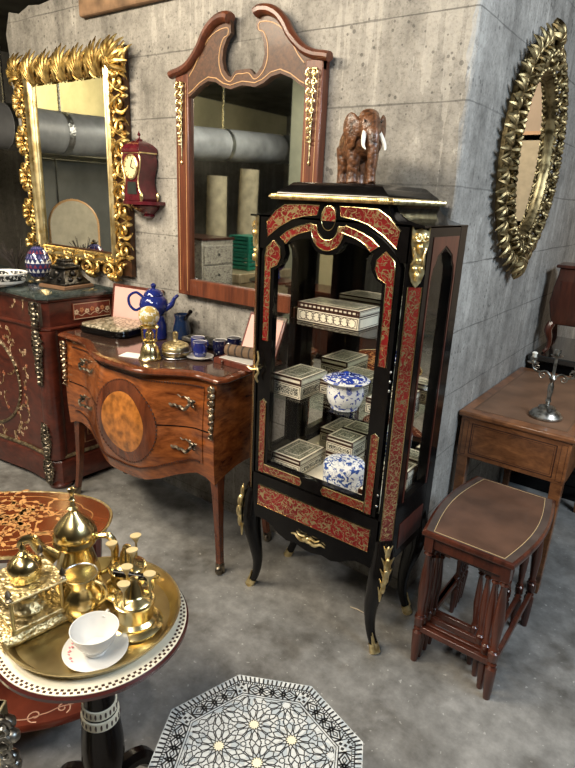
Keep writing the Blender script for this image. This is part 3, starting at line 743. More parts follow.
def cabinet_contents():
    Z0, Z1, Z2 = .556, .8545, 1.1375
    mosaic_box('large star-inlaid bone and dark wood box alone on the top glass shelf', -1.035, 1.635, Z2, .25, .14, .066, stars=True)
    k = thing('trinket_box', 'small dark brass-strapped box on the top shelf beside the star-inlaid box', 'box', (-1.185, 1.65, Z2))
    b = MB(); b.box((-.018,0,0), (.018,.03,.036)); b.obj('body', M['box_dark'], k, bevel=.003)
    b = MB()
    for x in (-.012, .004): b.box((x,-.0012,-.0+.001), (x+.008,.0312,.0375))
    b.obj('brass_strap', M['brass'], k)
    mosaic_box('grey inlaid box at the left front of the middle glass shelf', -1.165, 1.598, Z1, .125, .17, .078)
    mosaic_box('flat inlaid box behind the blue and white lidded pot', -1.03, 1.72, Z1, .15, .115, .055)
    mosaic_box('small red-edged inlaid box right of the blue and white lidded pot', -.835, 1.66, Z1, .07, .08, .055)
    mosaic_box('inlaid box at the right rear of the middle shelf, seen through the side glass', -.785, 1.735, Z1, .10, .07, .075)
    mosaic_box('grey striped inlaid box at the left front of the cabinet floor', -1.148, 1.592, Z0, .13, .17, .064)
    mosaic_box('lower box of the pair stacked behind the round porcelain box', -1.005, 1.735, Z0, .115, .10, .064)
    mosaic_box('upper box of the pair stacked behind the round porcelain box', -1.005, 1.735, Z0+.067, .115, .10, .064)
    mosaic_box('inlaid box at the right rear of the cabinet floor, seen through the side glass', -.775, 1.74, Z0, .11, .09, .085)
    mosaic_box('small dark inlaid box at the right front corner of the cabinet floor', -.80, 1.58, Z0, .05, .06, .05)
    # lidded pot
    p = thing('porcelain_pot', 'blue and white porcelain pot with flared rim and flat lid on middle shelf', 'pot', (-.945, 1.645, Z1))
    p.scale = (.9,.9,.97)
    b = MB(); b.lathe([(.05,0),(.054,.003),(.054,.010),(.064,.022),(.072,.045),(.073,.07),(.070,.09),(.074,.098),(.09,.106),(.092,.109),(.08,.1125)], seg=40); b.obj('pot_body', porcelain('blue_sprig_porcelain', 48, th=.60), p)
    b = MB(); b.lathe([(.078,.112),(.079,.115),(.06,.121),(.03,.124),(.012,.125),(.010,.128),(.014,.132),(.012,.137),(.003,.139)], seg=40); b.obj('pot_lid', porcelain('deep_blue_porcelain', 42, th=.44), p)
    q = thing('porcelain_box', 'round blue and white porcelain box standing on the cabinet floor', 'box', (-.925, 1.645, Z0))
    b = MB(); b.lathe([(.066,0),(.072,.003),(.075,.012),(.076,.045),(.075,.058)], seg=40); b.obj('box_body', porcelain('pale_blue_porcelain', 62, (.04,.09,.3), th=.53, flowers=False), q)
    b = MB(); b.lathe([(.0765,.059),(.077,.064),(.0765,.088),(.072,.095),(.045,.100),(.004,.102)], seg=40); b.obj('box_lid', porcelain('pale_blue_porcelain_lid', 58, (.04,.09,.32), th=.53, flowers=False), q)
cabinet_contents()

# ---------------------------------------------------------------- carved elephant on the cabinet
def elephant():
    wd = plain('carved_teak', (.105,.042,.017), .38, 0, .12, var=.75, vs=75, bmp=1.0)
    t = thing('elephant_figure', 'carved brown wooden elephant with white tusks on top of the display cabinet', 'elephant figure', (-.985, 1.69, 1.5985), 0)
    rz = atan2(-.66, .75)             # facing the room, a little to the right
    R = Matrix.Rotation(rz, 4, 'Z')
    b = MB().at(R)                    # +x = forward
    b.ell((-.035,0,.122), (.078,.052,.062), 20, 12); b.ell((-.075,0,.12), (.05,.05,.062), 18, 10); b.ell((.015,0,.13), (.05,.048,.058), 18, 10)
    b.ell((.062,0,.165), (.04,.036,.046), 18, 10); b.ell((.055,0,.195), (.026,.032,.022), 14, 8)
    b.ell((.086,0,.16), (.022,.022,.032), 14, 8)
    b.tube(smooth_path([(.088,0,.165),(.104,0,.135),(.11,0,.095),(.112,0,.055),(.114,0,.02),(.12,0,.003)], 5), lerp_list([.021,.019,.0165,.014,.012,.011], 26), 12)
    for x, y in ((.018,.03),(.022,-.03),(-.088,.03),(-.082,-.03)):
        b.tube([(x-.004,y,.115),(x+.002,y,.07),(x,y,.035),(x+.001,y,.012),(x+.003,y,.001)], [.026,.021,.018,.019,.021], 12)
    b.tube(smooth_path([(-.123,0,.14),(-.135,.003,.11),(-.134,.004,.07),(-.131,.004,.05)], 4), lerp_list([.009,.006,.005,.007], 13), 8)
    for sy in (-1, 1):                # ears
        Q = Matrix.Rotation(sy*.95, 3, 'Z') @ Matrix.Rotation(-sy*.12, 3, 'X')
        b.ell((.04, sy*.050, .160), (.009,.032,.046), 14, 10, Q); b.ell((.040, sy*.046, .126), (.007,.017,.026), 12, 8, Q)
        b.ell((.085, sy*.02, .148), (.017,.011,.012), 10, 6)
    b.obj('body', wd, t, smooth=180, remesh=.0032)
    for sy in (-1, 1):
        k = MB().at(R); k.tube(smooth_path([(.088, sy*.022,.15),(.104, sy*.03,.128),(.118, sy*.034,.108),(.132, sy*.03,.096)], 5), lerp_list([.0075,.007,.005,.0015], 16), 8); k.obj('tusk', plain('ivory_white', (.8,.78,.7), .3, var=.04), t)
        k = MB().at(R); k.ell((.093, sy*.026, .178), (.004,.003,.004), 8, 5); k.obj('eye', M['ebony'], t)
elephant()
# ---------------------------------------------------------------- bombe commode
CX, CY = -1.945, 1.525
def comb(x):
    a = max(0, min(1, (abs(x-.07)-.10)/(.25 if x > .07 else .34))); return .112*(1-a*a*(3-2*a))
def com_front(x, z):
    k = max(0, min(1, (z-.33)/.53))
    return -comb(x)*(.78+.3*sin(pi*k)) - .018*sin(pi*k)
def com_zb(x):
    a = abs(x)
    pts = [(0,.352),(.08,.353),(.16,.366),(.25,.395),(.33,.428),(.40,.448),(.45,.442),(.5,.42)]
    for (x0,z0),(x1,z1) in zip(pts, pts[1:]):
        if a <= x1: f = (a-x0)/(x1-x0); f = f*f*(3-2*f) if 0 else f; return z0*(1-f)+z1*f
    return .42
KING = wood('kingwood_veneer', (.06,.013,.004), (.33,.098,.024), (4, 9, 19), .22, .5, fine=5)
KING_D = wood('kingwood_crossband', (.04,.010,.004), (.16,.042,.014), (12, 12, 4), .24, .45)
BURL = plain('golden_burr_veneer', (.34,.12,.022), .24, 0, .4, var=.5, vs=30)
def com_handle(x, z, parent):
    y = com_front(x, z)
    b = MB().at(Matrix.Translation((x, y-.002, z)) @ Matrix.Rotation(-.0, 4, 'Z'))
    for sx in (-1, 1):
        b.tube(smooth_path([(sx*.05,0,.006),(sx*.055,-.02,0),(sx*.038,-.026,-.018),(sx*.015,-.028,-.010),(0,-.028,-.016)], 5), lerp_list([.006,.007,.0075,.005,.006], 21), 6)
        b.ell((sx*.05,-.004,.008), (.017,.007,.012), 10, 6); b.ell((sx*.066,-.003,.016), (.012,.004,.006), 8, 5); b.ell((sx*.038,-.003,.02), (.008,.004,.009), 8, 5); b.ell((sx*.06,-.003,-.008), (.01,.004,.006), 8, 5)
        b.tube(smooth_path([(sx*.045,-.004,.016),(sx*.02,-.007,.026),(0,-.006,.018)], 4), lerp_list([.004,.003,.002], 9), 6)
    return b.obj('drawer_handle', M['bronze_mount'], parent)
def commode():
    t = thing('bombe_commode', 'serpentine kingwood commode with round burr medallion and bronze handles, two drawers', 'chest of drawers', (CX, CY, 0))
    xs = [-.5+i/40 for i in range(41)]
    def side(sx):
        return [(sx*(.5-.012*k/6), .36*k/6) for k in range(1, 7)]
    path = [(x, y, 's') for x, y in side(-1)[::-1]] + [(x, 0, 'f') for x in xs] + [(x, y, 's') for x, y in side(1)]
    nz = 18; rows = []
    for j in range(nz+1):
        row = []
        for x, y, k in path:
            if k == 'f':
                zb = com_zb(x); z = zb + (.857-zb)*j/nz; row.append((x, com_front(x, z)+ (0 if abs(x) < .5 else .0), z))
            else:
                q = y/.36; zb = .42+.05*sin(pi*q); z = zb + (.857-zb)*j/nz; kk = (z-.42)/.437
                row.append((x*(1+.04*sin(pi*kk)*(1 if q > 0 else 0)*sin(pi*min(1, q*1.0+.0))), y-.018*sin(pi*max(0,kk))*(1-q), z))
        rows.append(row)
    b = MB(); b.loft(rows, closed=False); n = len(path)
    b.add([rows[0][0], rows[0][-1], rows[-1][-1], rows[-1][0]], [(0,1,2,3)]); b.add(rows[-1], [tuple(range(n))])
    b.obj('carcass', KING, t)
    # legs follow the corner posts
    for sx in (-1, 1):
        for fy in (0, 1):
            yy = (lambda y: .03-y) if fy == 0 else (lambda y: .325+y*.4)
            C = [(.474,0,.60,.024),(.476,.0,.46,.027),(.484,.003,.36,.021),(.493,.006,.22,.0165),(.505,.012,.10,.0145),(.518,.022,.02,.0145),(.521,.024,0,.0145)]
            P = smooth_path([(sx*x, yy(y), z) for x, y, z, r in C], 5)
            q = MB(); q.tube(P, lerp_list([c[3]*1.25 for c in C], len(P)), 4, up=(0,1,0)); lg = q.obj('leg', KING_D, t, bevel=.006)
            q = MB(); q.tube(P[-8:], [r for r in lerp_list([.0195,.0195], 8)], 4, up=(0,1,0)); q.ell((P[-1][0], P[-1][1]-.012, .02), (.014,.016,.02), 10, 6); q.obj('bronze_sabot', M['bronze_mount'], lg)
        q = MB()        # bronze drop on the corner
        for k in range(8):
            z = .835-.028*k; w = .016*(1-k*.07)
            q.ell((sx*.492, -.022, z), (w,.012,.016), 8, 6); q.tube([(x*.8+sx*.492, -.034, zz) for x, zz, _ in spiral(w,.003,1.1,k,(0,z),1,12)], .0025, 5)
        q.obj('corner_mount', metal('pale_bronze', (.55,.44,.3), .3, 80, .4, (.2,.14,.09)), t)
    # two drawers: the joint between them, banding lines, medallion
    def line(zf, x0, x1, r, name, mat, par, n=40, dots=False):
        q = MB()
        P = []
        for i in range(n+1):
            x = x0+(x1-x0)*i/n; z = zf(x); P.append((x, com_front(x, z)-(.005 if dots else .001), z))
        if dots:
            for i in range(n):
                a = Vector(P[i]); c = Vector(P[i+1]); q.tube([tuple(a.lerp(c,.1)), tuple(a.lerp(c,.6))], r, 4)
        else: q.tube(P, r, 5)
        q.obj(name, mat, par)
    def drawer(z0f, z1f, nm):
        g = MB(); R = []
        for j in range(9):
            R.append([(x, com_front(x, z0f(x)+(z1f(x)-z0f(x))*j/8)-.0035, z0f(x)+(z1f(x)-z0f(x))*j/8) for x in [-.44+.88*i/48 for i in range(49)]])
        g.loft(R, closed=False)
        return g.obj(nm, KING, t)
    d1 = drawer(lambda x: .652, lambda x: .832, 'drawer'); d2 = drawer(lambda x: com_zb(x)+.055, lambda x: .646, 'drawer')
    line(lambda x: .649, -.47, .47, .003, 'drawer_joint', M['ebony'], t)
    line(lambda x: .826, -.44, .44, .0045, 'dentil_banding', M['box_dark'], d1, 90, True)
    line(lambda x: com_zb(x)+.062, -.43, .43, .0045, 'dentil_banding', M['box_dark'], d2, 90, True)
    def disc(r0, r1, zc, off, mat, nm, n=48, m=6, xc=.085):
        q = MB(); L = []
        for j in range(m+1):
            r = r0+(r1-r0)*j/m
            L.append([(xc+r*cos(2*pi*i/n), com_front(xc+r*cos(2*pi*i/n), zc+r*sin(2*pi*i/n))-off, zc+r*sin(2*pi*i/n)) for i in range(n)])
        q.loft(L, cap0=False, cap1=False); return q.obj(nm, mat, t)
    disc(.13, .178, .622, .0055, KING_D, 'medallion_border'); disc(.001, .131, .622, .006, BURL, 'burr_medallion')
    q = MB()
    for i in range(64):
        a = 2*pi*i/64; p = [(.085+.18*cos(a+s), .622+.18*sin(a+s)) for s in (0,.05)]
        q.tube([(x, com_front(x, z)-.006, z) for x, z in p], .003, 4)
    q.obj('dentil_banding', M['box_dark'], t)
    line(lambda x: .649, -.10, .27, .0018, 'drawer_joint', M['box_dark'], t)
    for x, z, d in ((.345,.755,d1),(-.262,.775,d1),(.355,.575,d2),(-.262,.60,d2)): com_handle(x, z, d)
    # top: moulded edge and dark polished surface
    def outl(o):
        F = [(x*(1+o/.5*.9), -comb(x)*1.08 - .012 - o) for x in [-.515+1.03*i/40 for i in range(41)]]
        return F + [(.53+o, .02),(.515+o,.2),(.52+o,.37),(-.52-o,.37),(-.515-o,.2),(-.53-o,.02)]
    b = MB(); b.loft([[(x, y, z) for x, y in outl(o)] for o, z in ((0,.857),(.01,.861),(.014,.868),(.012,.876),(.004,.882))]); b.obj('top_moulding', KING_D, t)
    b = MB(); b.loft([[(x, y, z) for x, y in outl(o)] for o, z in ((-.018,.880),(-.018,.8835))]); b.obj('top_surface', plain('dark_polished_top', (.055,.03,.022), .12, 0, .8, var=.4, vs=6), t)
commode()

# ---------------------------------------------------------------- things on the commode
ZC = .884
ENB = plain('cobalt_enamel', (.012,.022,.16), .1, 0, .8, var=.2)
NAVY = plain('dark_navy_glaze', (.006,.008,.035), .12, 0, .6)
WHITE = plain('white_glaze', (.62,.61,.58), .15, 0, .5, var=.03)
PINK = plain('pale_pink_lining', (.72,.43,.38), .7, var=.07, vs=8)
CASEW = wood('dark_red_case_wood', (.05,.012,.008), (.18,.045,.025), (20,20,3), .3, .3)
def lid_board(b, w, h, th): b.box((-w/2,0,0), (w/2,th,h))
def commode_things():
    t = thing('cutlery_case', 'black round-cornered case with patterned cream tray and pink-lined lid standing open, left on the commode', 'case', (-2.305, 1.72, ZC), radians(8))
    def rr(w, d, r, z, n=6):
        out = []
        for cx, cy, a in ((w-r,d-r,0),(-w+r,d-r,pi/2),(-w+r,-d+r,pi),(w-r,-d+r,1.5*pi)):
            out += [(cx+r*cos(a+pi/2*i/n), cy+r*sin(a+pi/2*i/n), z) for i in range(n+1)]
        return out
    b = MB(); b.loft([rr(.145,.125,.06,0), rr(.152,.13,.06,.012), rr(.15,.128,.06,.02), rr(.152,.13,.06,.026), rr(.15,.128,.06,.034)]); b.obj('case_base', M['ebony'], t)
    b = MB(); b.loft([rr(.143,.121,.055,.0335), rr(.143,.121,.055,.040), rr(.135,.113,.05,.042)]); b.obj('patterned_tray', mosaic('cream_patterned_tray', (.6,.53,.4), (.16,.14,.09), 42, .13, (.42,.36,.25)), t)
    b = MB().at(Matrix.Translation((-.02,.14,.012)) @ Matrix.Rotation(-.16, 4, 'X')); lid_board(b, .33, .19, .016); l = b.obj('case_lid', CASEW, t, bevel=.003)
    b = MB().at(Matrix.Translation((-.02,.14,.012)) @ Matrix.Rotation(-.16, 4, 'X')); b.box((-.148,-.002,.008), (.148,.001,.176)); b.obj('pink_lining', PINK, l)
    # kettle
    k = thing('enamel_kettle', 'tall cobalt blue enamel kettle with domed lid, arched handle and spout', 'kettle', (-2.08, 1.765, ZC), radians(30))
    b = MB(); b.lathe([(.052,0),(.058,.004),(.06,.03),(.058,.07),(.05,.10),(.046,.112),(.05,.12),(.064,.14),(.068,.16),(.062,.185),(.05,.2),(.042,.206)], seg=36); b.obj('kettle_body', ENB, k)
    b = MB(); b.lathe([(.046,.206),(.044,.212),(.034,.226),(.018,.235),(.008,.238),(.012,.244),(.014,.252),(.006,.26),(.001,.261)], seg=28); b.obj('kettle_lid', ENB, k)
    b = MB(); b.tube(smooth_path([(.055,0,.145),(.085,0,.165),(.10,0,.195),(.118,0,.212)], 5), lerp_list([.017,.012,.009,.007], 16), 10); b.obj('spout', ENB, k)
    b = MB(); b.tube(smooth_path([(-.05,0,.19),(-.085,0,.212),(-.12,0,.19),(-.118,0,.15),(-.09,0,.128),(-.06,0,.145)], 5), .0065, 8); b.obj('handle', ENB, k)
    p = thing('long_handled_pot', 'small dark blue pot with long black handle, behind the cups on the commode', 'coffee pot', (-1.985, 1.85, ZC), radians(-20))
    b = MB(); b.lathe([(.034,0),(.04,.004),(.042,.04),(.036,.08),(.032,.095),(.038,.118),(.036,.118),(.03,.095),(.03,.05)], seg=28); b.obj('pot_body', plain('dark_blue_enamel', (.008,.02,.06), .15, 0, .7), p)
    b = MB(); b.tube([(.036,0,.10),(.07,0,.125),(.105,0,.15)], [.007,.008,.010], 8); b.obj('handle', M['ebony'], p)
    # brass lamp with porcelain globe
    s = thing('brass_burner', 'polished brass spirit burner on legs carrying a white and gold globe', 'burner', (-1.81, 1.508, ZC))
    b = MB(); b.lathe([(.046,0),(.048,.006),(.042,.012),(.040,.03),(.034,.052),(.026,.064),(.022,.07),(.03,.078),(.03,.084),(.012,.09)], seg=32)
    for i in range(4): a = pi/4+pi/2*i; b.tube([(.026*cos(a), .026*sin(a), .08),(.03*cos(a), .03*sin(a), .135)], .0045, 8)
    b.lathe([(.038,.134),(.04,.138),(.034,.144),(.02,.146)], seg=32); b.obj('burner_stand', M['brass'], s)
    b = MB(); b.lathe([(.004,.088),(.016,.09),(.02,.105),(.012,.122),(.005,.128)], seg=24); b.obj('wick_holder', M['brass'], s)
    b = MB(); b.lathe([(.018,.144),(.034,.155),(.043,.176),(.04,.198),(.028,.214),(.012,.221),(.002,.222)], seg=32)
    m, nt, bs = new_mat('white_gold_globe'); f = noise(nt, coords(nt), 55, 2, .6, .6)
    nt.links.new(ramp(nt, f, [(.42, (.66,.62,.5)), (.50, (.42,.3,.09))]), bs.inputs['Base Color']); bs.inputs['Roughness'].default_value = .2
    b.obj('globe', m, s)
    g = thing('lidded_brass_pot', 'low round brass and glass pot with knobbed lid in a thin wire stand', 'pot', (-1.765, 1.608, ZC))
    b = MB(); b.lathe([(.05,.008),(.056,.012),(.058,.02),(.058,.045),(.054,.05)], seg=32); b.obj('pot_body', M['brass_worn'], g)
    b = MB(); b.lathe([(.056,.05),(.052,.056),(.03,.066),(.014,.07),(.009,.078),(.012,.09),(.012,.104),(.006,.11),(.001,.111)], seg=28); b.obj('pot_lid', M['brass_engraved'], g)
    b = MB(); b.tube([(x, y, .005) for x, y in ngon(24, .062)], .0025, 6, closed=True); b.tube([(x, y, .03) for x, y in ngon(24, .0615)], .002, 6, closed=True)
    for i in range(4): a = pi/4+i*pi/2; b.tube([(.062*cos(a), .062*sin(a), .0),(.0615*cos(a), .0615*sin(a), .03)], .0022, 6)
    b.obj('wire_stand', M['steel'], g)
    # coffee cups
    def cup(label, x, y, mat, saucer=False, rz=.5):
        c = thing('coffee_cup', label, 'cup', (x, y, ZC + (.0115 if saucer else 0)), rz, 'blue coffee cups on the commode')
        b = MB(); b.lathe([(.022,0),(.026,.002),(.03,.012),(.0315,.03),(.0315,.062),(.0295,.062)], seg=28); b.obj('cup_body', mat, c)
        b = MB(); b.lathe([(.0293,.0618),(.0298,.0635),(.028,.062),(.0275,.03),(.02,.008),(.002,.006)], seg=28); b.obj('white_interior', WHITE, c)
        b = MB(); b.tube(smooth_path([(.03,0,.05),(.048,0,.05),(.05,0,.03),(.03,0,.018)], 4), .004, 6); b.obj('handle', mat, c)
        return c
    cup('bright blue coffee cup standing on the white saucer', -1.672, 1.66, ENB, True, -.4)
    cup('bright blue coffee cup just behind the one on the saucer', -1.77, 1.745, ENB, False, .2)
    cup('dark navy coffee cup, the nearer of the two dark ones', -1.665, 1.775, NAVY, False, .4)
    cup('dark navy coffee cup farthest right, its handle showing', -1.655, 1.855, NAVY, False, .0)
    q = thing('saucer', 'white saucer under the bright blue coffee cup', 'saucer', (-1.672, 1.66, ZC))
    b = MB(); b.lathe([(.03,0),(.034,.003),(.055,.01),(.058,.013),(.054,.0125),(.03,.008),(.01,.0075)], seg=36); b.obj('dish', WHITE, q); 
    b = MB(); b.lathe([(.026,.0078),(.028,.0105),(.026,.0112),(.003,.0112)], seg=28); b.obj('cup_well', WHITE, q)
    # shallow open case at the back
    o = thing('shallow_case', 'shallow dark open case with silvery frame edge lying at the back of the commode', 'case', (-1.83, 1.838, ZC), radians(-3))
    b = MB(); b.box((-.10,-.045,0), (.115,.055,.012)); b.obj('case_base', M['ebony'], o, bevel=.003)
    b = MB(); b.rectring(.106, .05, [(0,.012),(0,.026),(.006,.03),(.012,.026),(.012,.012)], (.0075,.005)); b.obj('silvery_rim', M['silver'], o)
    # open case with pink lid at the right
    o = thing('open_case', 'open dark red case with pink-lined lid tilted back, right end of the commode top', 'case', (-1.492, 1.725, ZC), radians(0))
    b = MB(); b.box((-.10,-.065,0), (.10,.085,.022)); b.m = 1; b.box((-.085,-.05,.0215), (.085,.07,.0235)); b.obj('case_base', [CASEW, WHITE], o, bevel=.002)
    T = Matrix.Translation((0,.088,.012)) @ Matrix.Rotation(-.42, 4, 'X')
    b = MB().at(T); b.box((-.10,0,0), (.10,.012,.19)); l = b.obj('case_lid', CASEW, o, bevel=.002)
    b = MB().at(T); b.box((-.088,-.003,.012), (.088,.001,.178)); b.obj('pink_lining', PINK, l)
    b = MB(); b.ell((-.05,-.068,.012), (.008,.006,.008), 10, 6); b.obj('knob', M['mahogany'], o)
    r_ = thing('rolled_bundle', 'brown striped roll with paper end lying in the open case', 'roll', (-1.492, 1.738, ZC+.0238), radians(12))
    b = MB(); b.at(Matrix.Translation((0,0,.025)) @ Matrix.Rotation(pi/2, 4, 'Y')); b.lathe([(.001,-.085),(.022,-.085),(.024,-.08),(.024,.08),(.022,.085),(.001,.085)], seg=24); b.obj('roll', plain('brown_cloth', (.13,.08,.045), .8, var=.3), r_)
    b = MB().at(Matrix.Translation((0,0,.025)) @ Matrix.Rotation(pi/2, 4, 'Y'))
    for i in range(5): z = -.065+.032*i; b.lathe([(.0238,z-.004),(.0247,z-.003),(.0247,z+.003),(.0238,z+.004)], seg=24)
    b.obj('stripe', plain('dark_cloth_stripe', (.03,.02,.015), .8), r_)
    b = MB(); b.box((-.05,-.03,0), (.05,.035,.0015)); w = b.obj('paper_slip', plain('white_paper', (.78,.76,.7), .7, var=.03), None, (-1.90, 1.49, ZC), radians(20)); tag(w, 'small white slip of paper near the front edge of the commode', 'paper')
commode_things()

# ---------------------------------------------------------------- marble-topped cabinet at the left
ROSE = wood('rosewood_veneer', (.03,.007,.005), (.105,.022,.012), (8,8,14), .28, .4)
MARB = None
def marble_mat():
    m, nt, b = new_mat('dark_green_marble'); v = coords(nt)
    f = noise(nt, v, 9, 6, .7, 1.4)
    nt.links.new(ramp(nt, f, [(.4, (.02,.028,.026)), (.52, (.06,.075,.07)), (.6, (.025,.03,.028)), (.72, (.22,.24,.22))]), b.inputs['Base Color'])
    b.inputs['Roughness'].default_value = .15; b.inputs['Coat Weight'].default_value = .4; return m
def marble_cabinet():
    t = thing('marble_topped_cabinet', 'large dark rosewood cabinet with floral inlay, bronze mounts and dark green marble top', 'cabinet', (-2.665, 1.56, 0))
    # plan outline (local): long bowed front on the left, canted end on the right
    def plan(o):
        F = []
        for i in range(17):
            u = i/16; x = -1.25+u*1.215; F.append((x, -.055 - .05*sin(pi*min(1, u*1.15)) - o))
        F += [(.02,-.05-o), (.06,-.055-o), (.084+o*.8,-.03-o*.5), (.085+o,.02), (.084+o,.09),(.09+o,.2),(.098+o,.33),(-1.25,.33)]
        return F
    def lay(prof): return [[(x, y, z) for x, y in plan(o)] for o, z in prof]
    b = MB(); b.loft(lay([(.0,.05),(.0,1.015)])); b.obj('carcass', ROSE, t, smooth=25)
    b = MB(); b.loft(lay([(.022,.03),(.024,.10),(.016,.15),(.004,.165)])); b.obj('plinth', ROSE, t, smooth=25)
    b = MB(); b.loft(lay([(.004,.163),(.012,.168),(.014,.178),(.004,.184)])); b.obj('plinth_moulding', metal('dull_gilt_band', (.42,.34,.22), .4, 60, .4, (.15,.11,.07)), t, smooth=25)
    b = MB(); b.loft(lay([(.0,.865),(.012,.87),(.014,.878),(.002,.885)])); b.obj('frieze_moulding', ROSE, t, smooth=25)
    b = MB(); b.loft(lay([(.006,1.005),(.016,1.012),(.018,1.02)])); b.obj('cornice', ROSE, t, smooth=25)
    b = MB(); b.loft(lay([(.022,1.02),(.03,1.026),(.032,1.036),(.028,1.048),(.018,1.052)])); b.obj('marble_top', marble_mat(), t, smooth=25)
    b = MB(); b.lathe([(.05,0),(.062,.006),(.066,.02),(.056,.035),(.052,.05)], (.045,-.02,0)); b.obj('foot', ROSE, t)
    b = MB(); b.lathe([(.045,0),(.055,.006),(.058,.02),(.05,.035),(.046,.05)], (-1.15,-.03,0)); b.obj('foot', ROSE, t)
    # round corner post with bronze mounts
    b = MB(); b.tube([(.045,-.03,.17),(.045,-.03,.865)], .054, 20); po = b.obj('corner_post', ROSE, t)
    r = random.Random(2)
    for z0, z1, w in ((.90,1.0,.05),(.70,.86,.05),(.60,.70,.03),(.19,.36,.045),(.045,.155,.052)):
        q = MB(); n = max(3, int((z1-z0)/.022))
        for i in range(n+1):
            z = z0+(z1-z0)*i/n; k = 1-.5*abs(i/n-.6)
            q.ell((.045,-.086,z), (w*.48*k,.018,.017), 8, 6)
            for s in (-1, 1): q.tube([(.045+s*w*.6*k+x, -.080-h*.4, zz) for x, zz, h in spiral(.020*k,.003,1.2,pi/2+i,(0,z),s,12)], .0042, 5)
        q.obj('bronze_mount', M['bronze_mount'], t)
    # inlay on the bowed front, frieze and canted end
    rr = random.Random(11); INL = [plain('cream_inlay', (.42,.30,.19), .4), plain('orange_inlay', (.30,.10,.05), .4), plain('olive_inlay', (.2,.13,.06), .4)]
    def yf(x):
        P = plan(0)
        for (x0,y0),(x1,y1) in zip(P[:18], P[1:19]):
            if x0 <= x <= x1: return y0+(y1-y0)*(x-x0)/(x1-x0+1e-9)
        return -.06
    def sprig(x, z, a, L):
        inl = MB(); P = []
        for i in range(8):
            f = i/7; aa = a+.9*f; P.append((x+L*f*cos(aa), 0, z+L*f*sin(aa)))
        P = [(p[0], yf(p[0])-.0008, p[2]) for p in P]; inl.m = 2; inl.tube(P, .0016, 4)
        for i in (2,4,6):
            p = P[i]; inl.m = rr.choice((0,0,2)); inl.ell((p[0]+.006*rr.uniform(-1,1), p[1], p[2]+.006), (.005,.0014,.009), 6, 4)
        s, m0 = rr.uniform(.010,.018), rr.choice((0,1,0)); x, z = P[-1][0], P[-1][2]
        for k in range(5):
            a = 2*pi*k/5+rr.random(); inl.m = m0
            inl.ell((x+s*.5*cos(a), yf(x+s*.5*cos(a)), z+s*.5*sin(a)), (s*.42,.0016,s*.34), 7, 4)
        inl.m = 1; inl.ell((x, yf(x)-.001, z), (s*.25,.002,s*.25), 6, 4)
        inl.obj('inlay_sprig', INL, t)
    ex, ez, ea, eb = -.50, .52, .29, .27
    for k in range(22):
        a = rr.uniform(0, 2*pi); d = rr.uniform(0,.7); sprig(ex+ea*d*cos(a), ez+eb*d*sin(a), rr.uniform(0, 2*pi), .1)
    for k in range(26):
        a = rr.uniform(-1.3,1.3); x = min(-.07, ex+ea*1.22*cos(a)+rr.uniform(0,.06)); z = ez+eb*1.28*sin(a); sprig(x-.02, max(.22, min(.82, z)), rr.uniform(0, 2*pi), .05)
    for k in range(9): sprig(-1.0+.11*k, .945, rr.uniform(-.3,.6), .06)
    q = MB()
    P = [(ex+ea*cos(2*pi*i/60), yf(ex+ea*cos(2*pi*i/60))-.002, ez+eb*sin(2*pi*i/60)) for i in range(60)]
    q.tube(P, .008, 6, closed=True)
    for p in P[::1]: q.ell(p, (.011,.008,.008), 6, 4)
    q.obj('oval_beading', metal('dull_gilt_band2', (.42,.34,.22), .4, 60, .4, (.15,.11,.07)), t)
    # end: frieze panel and dark fields follow the canted side
    a = Vector((.087,.085)); c = Vector((.098,.325)); d = (c-a).normalized(); nrm = Vector((d.y,-d.x))
    F = Matrix(((d.x,0,nrm.x,a.x),(d.y,0,nrm.y,a.y),(0,1,0,0),(0,0,0,1)))
    e = MB().at(F); e.box((.012,.905,-.0), (.23,.99,.006)); e.obj('frieze_panel', wood_cache('red_frieze_veneer', (.11,.02,.012), (.26,.06,.03)), t)
    e = MB().at(F)
    e.m = 0
    for k in range(7):
        u = .03+.03*k; 
        for j in range(5): aa = j*1.26+k; e.m = (k+0) % 2; e.ell((u+.008*cos(aa), .945+.008*sin(aa)+.008*(k % 2), .0065), (.006,.006,.0012), 6, 4)
    e.m = 0; e.tube([(.02+.004*i, .93+.006*sin(i*.5), .0065) for i in range(50)], .0018, 4)
    e.tube([(.016,.909,.006),(.226,.909,.006),(.226,.986,.006),(.016,.986,.006)], .002, 4, closed=True)
    e.obj('frieze_inlay', [plain('cream_inlay_end', (.62,.47,.3), .4), plain('orange_inlay_end', (.5,.2,.08), .4)], t)
    e = MB().at(F); e.tube([(.03,.22,.001),(.215,.22,.001),(.215,.84,.001),(.03,.84,.001)], .0025, 4, closed=True); e.tube([(.05,.26,.001),(.195,.26,.001),(.195,.80,.001),(.05,.80,.001)], .0018, 4, closed=True); e.obj('panel_stringing', plain('faded_stringing', (.2,.1,.05), .4), t)
marble_cabinet()
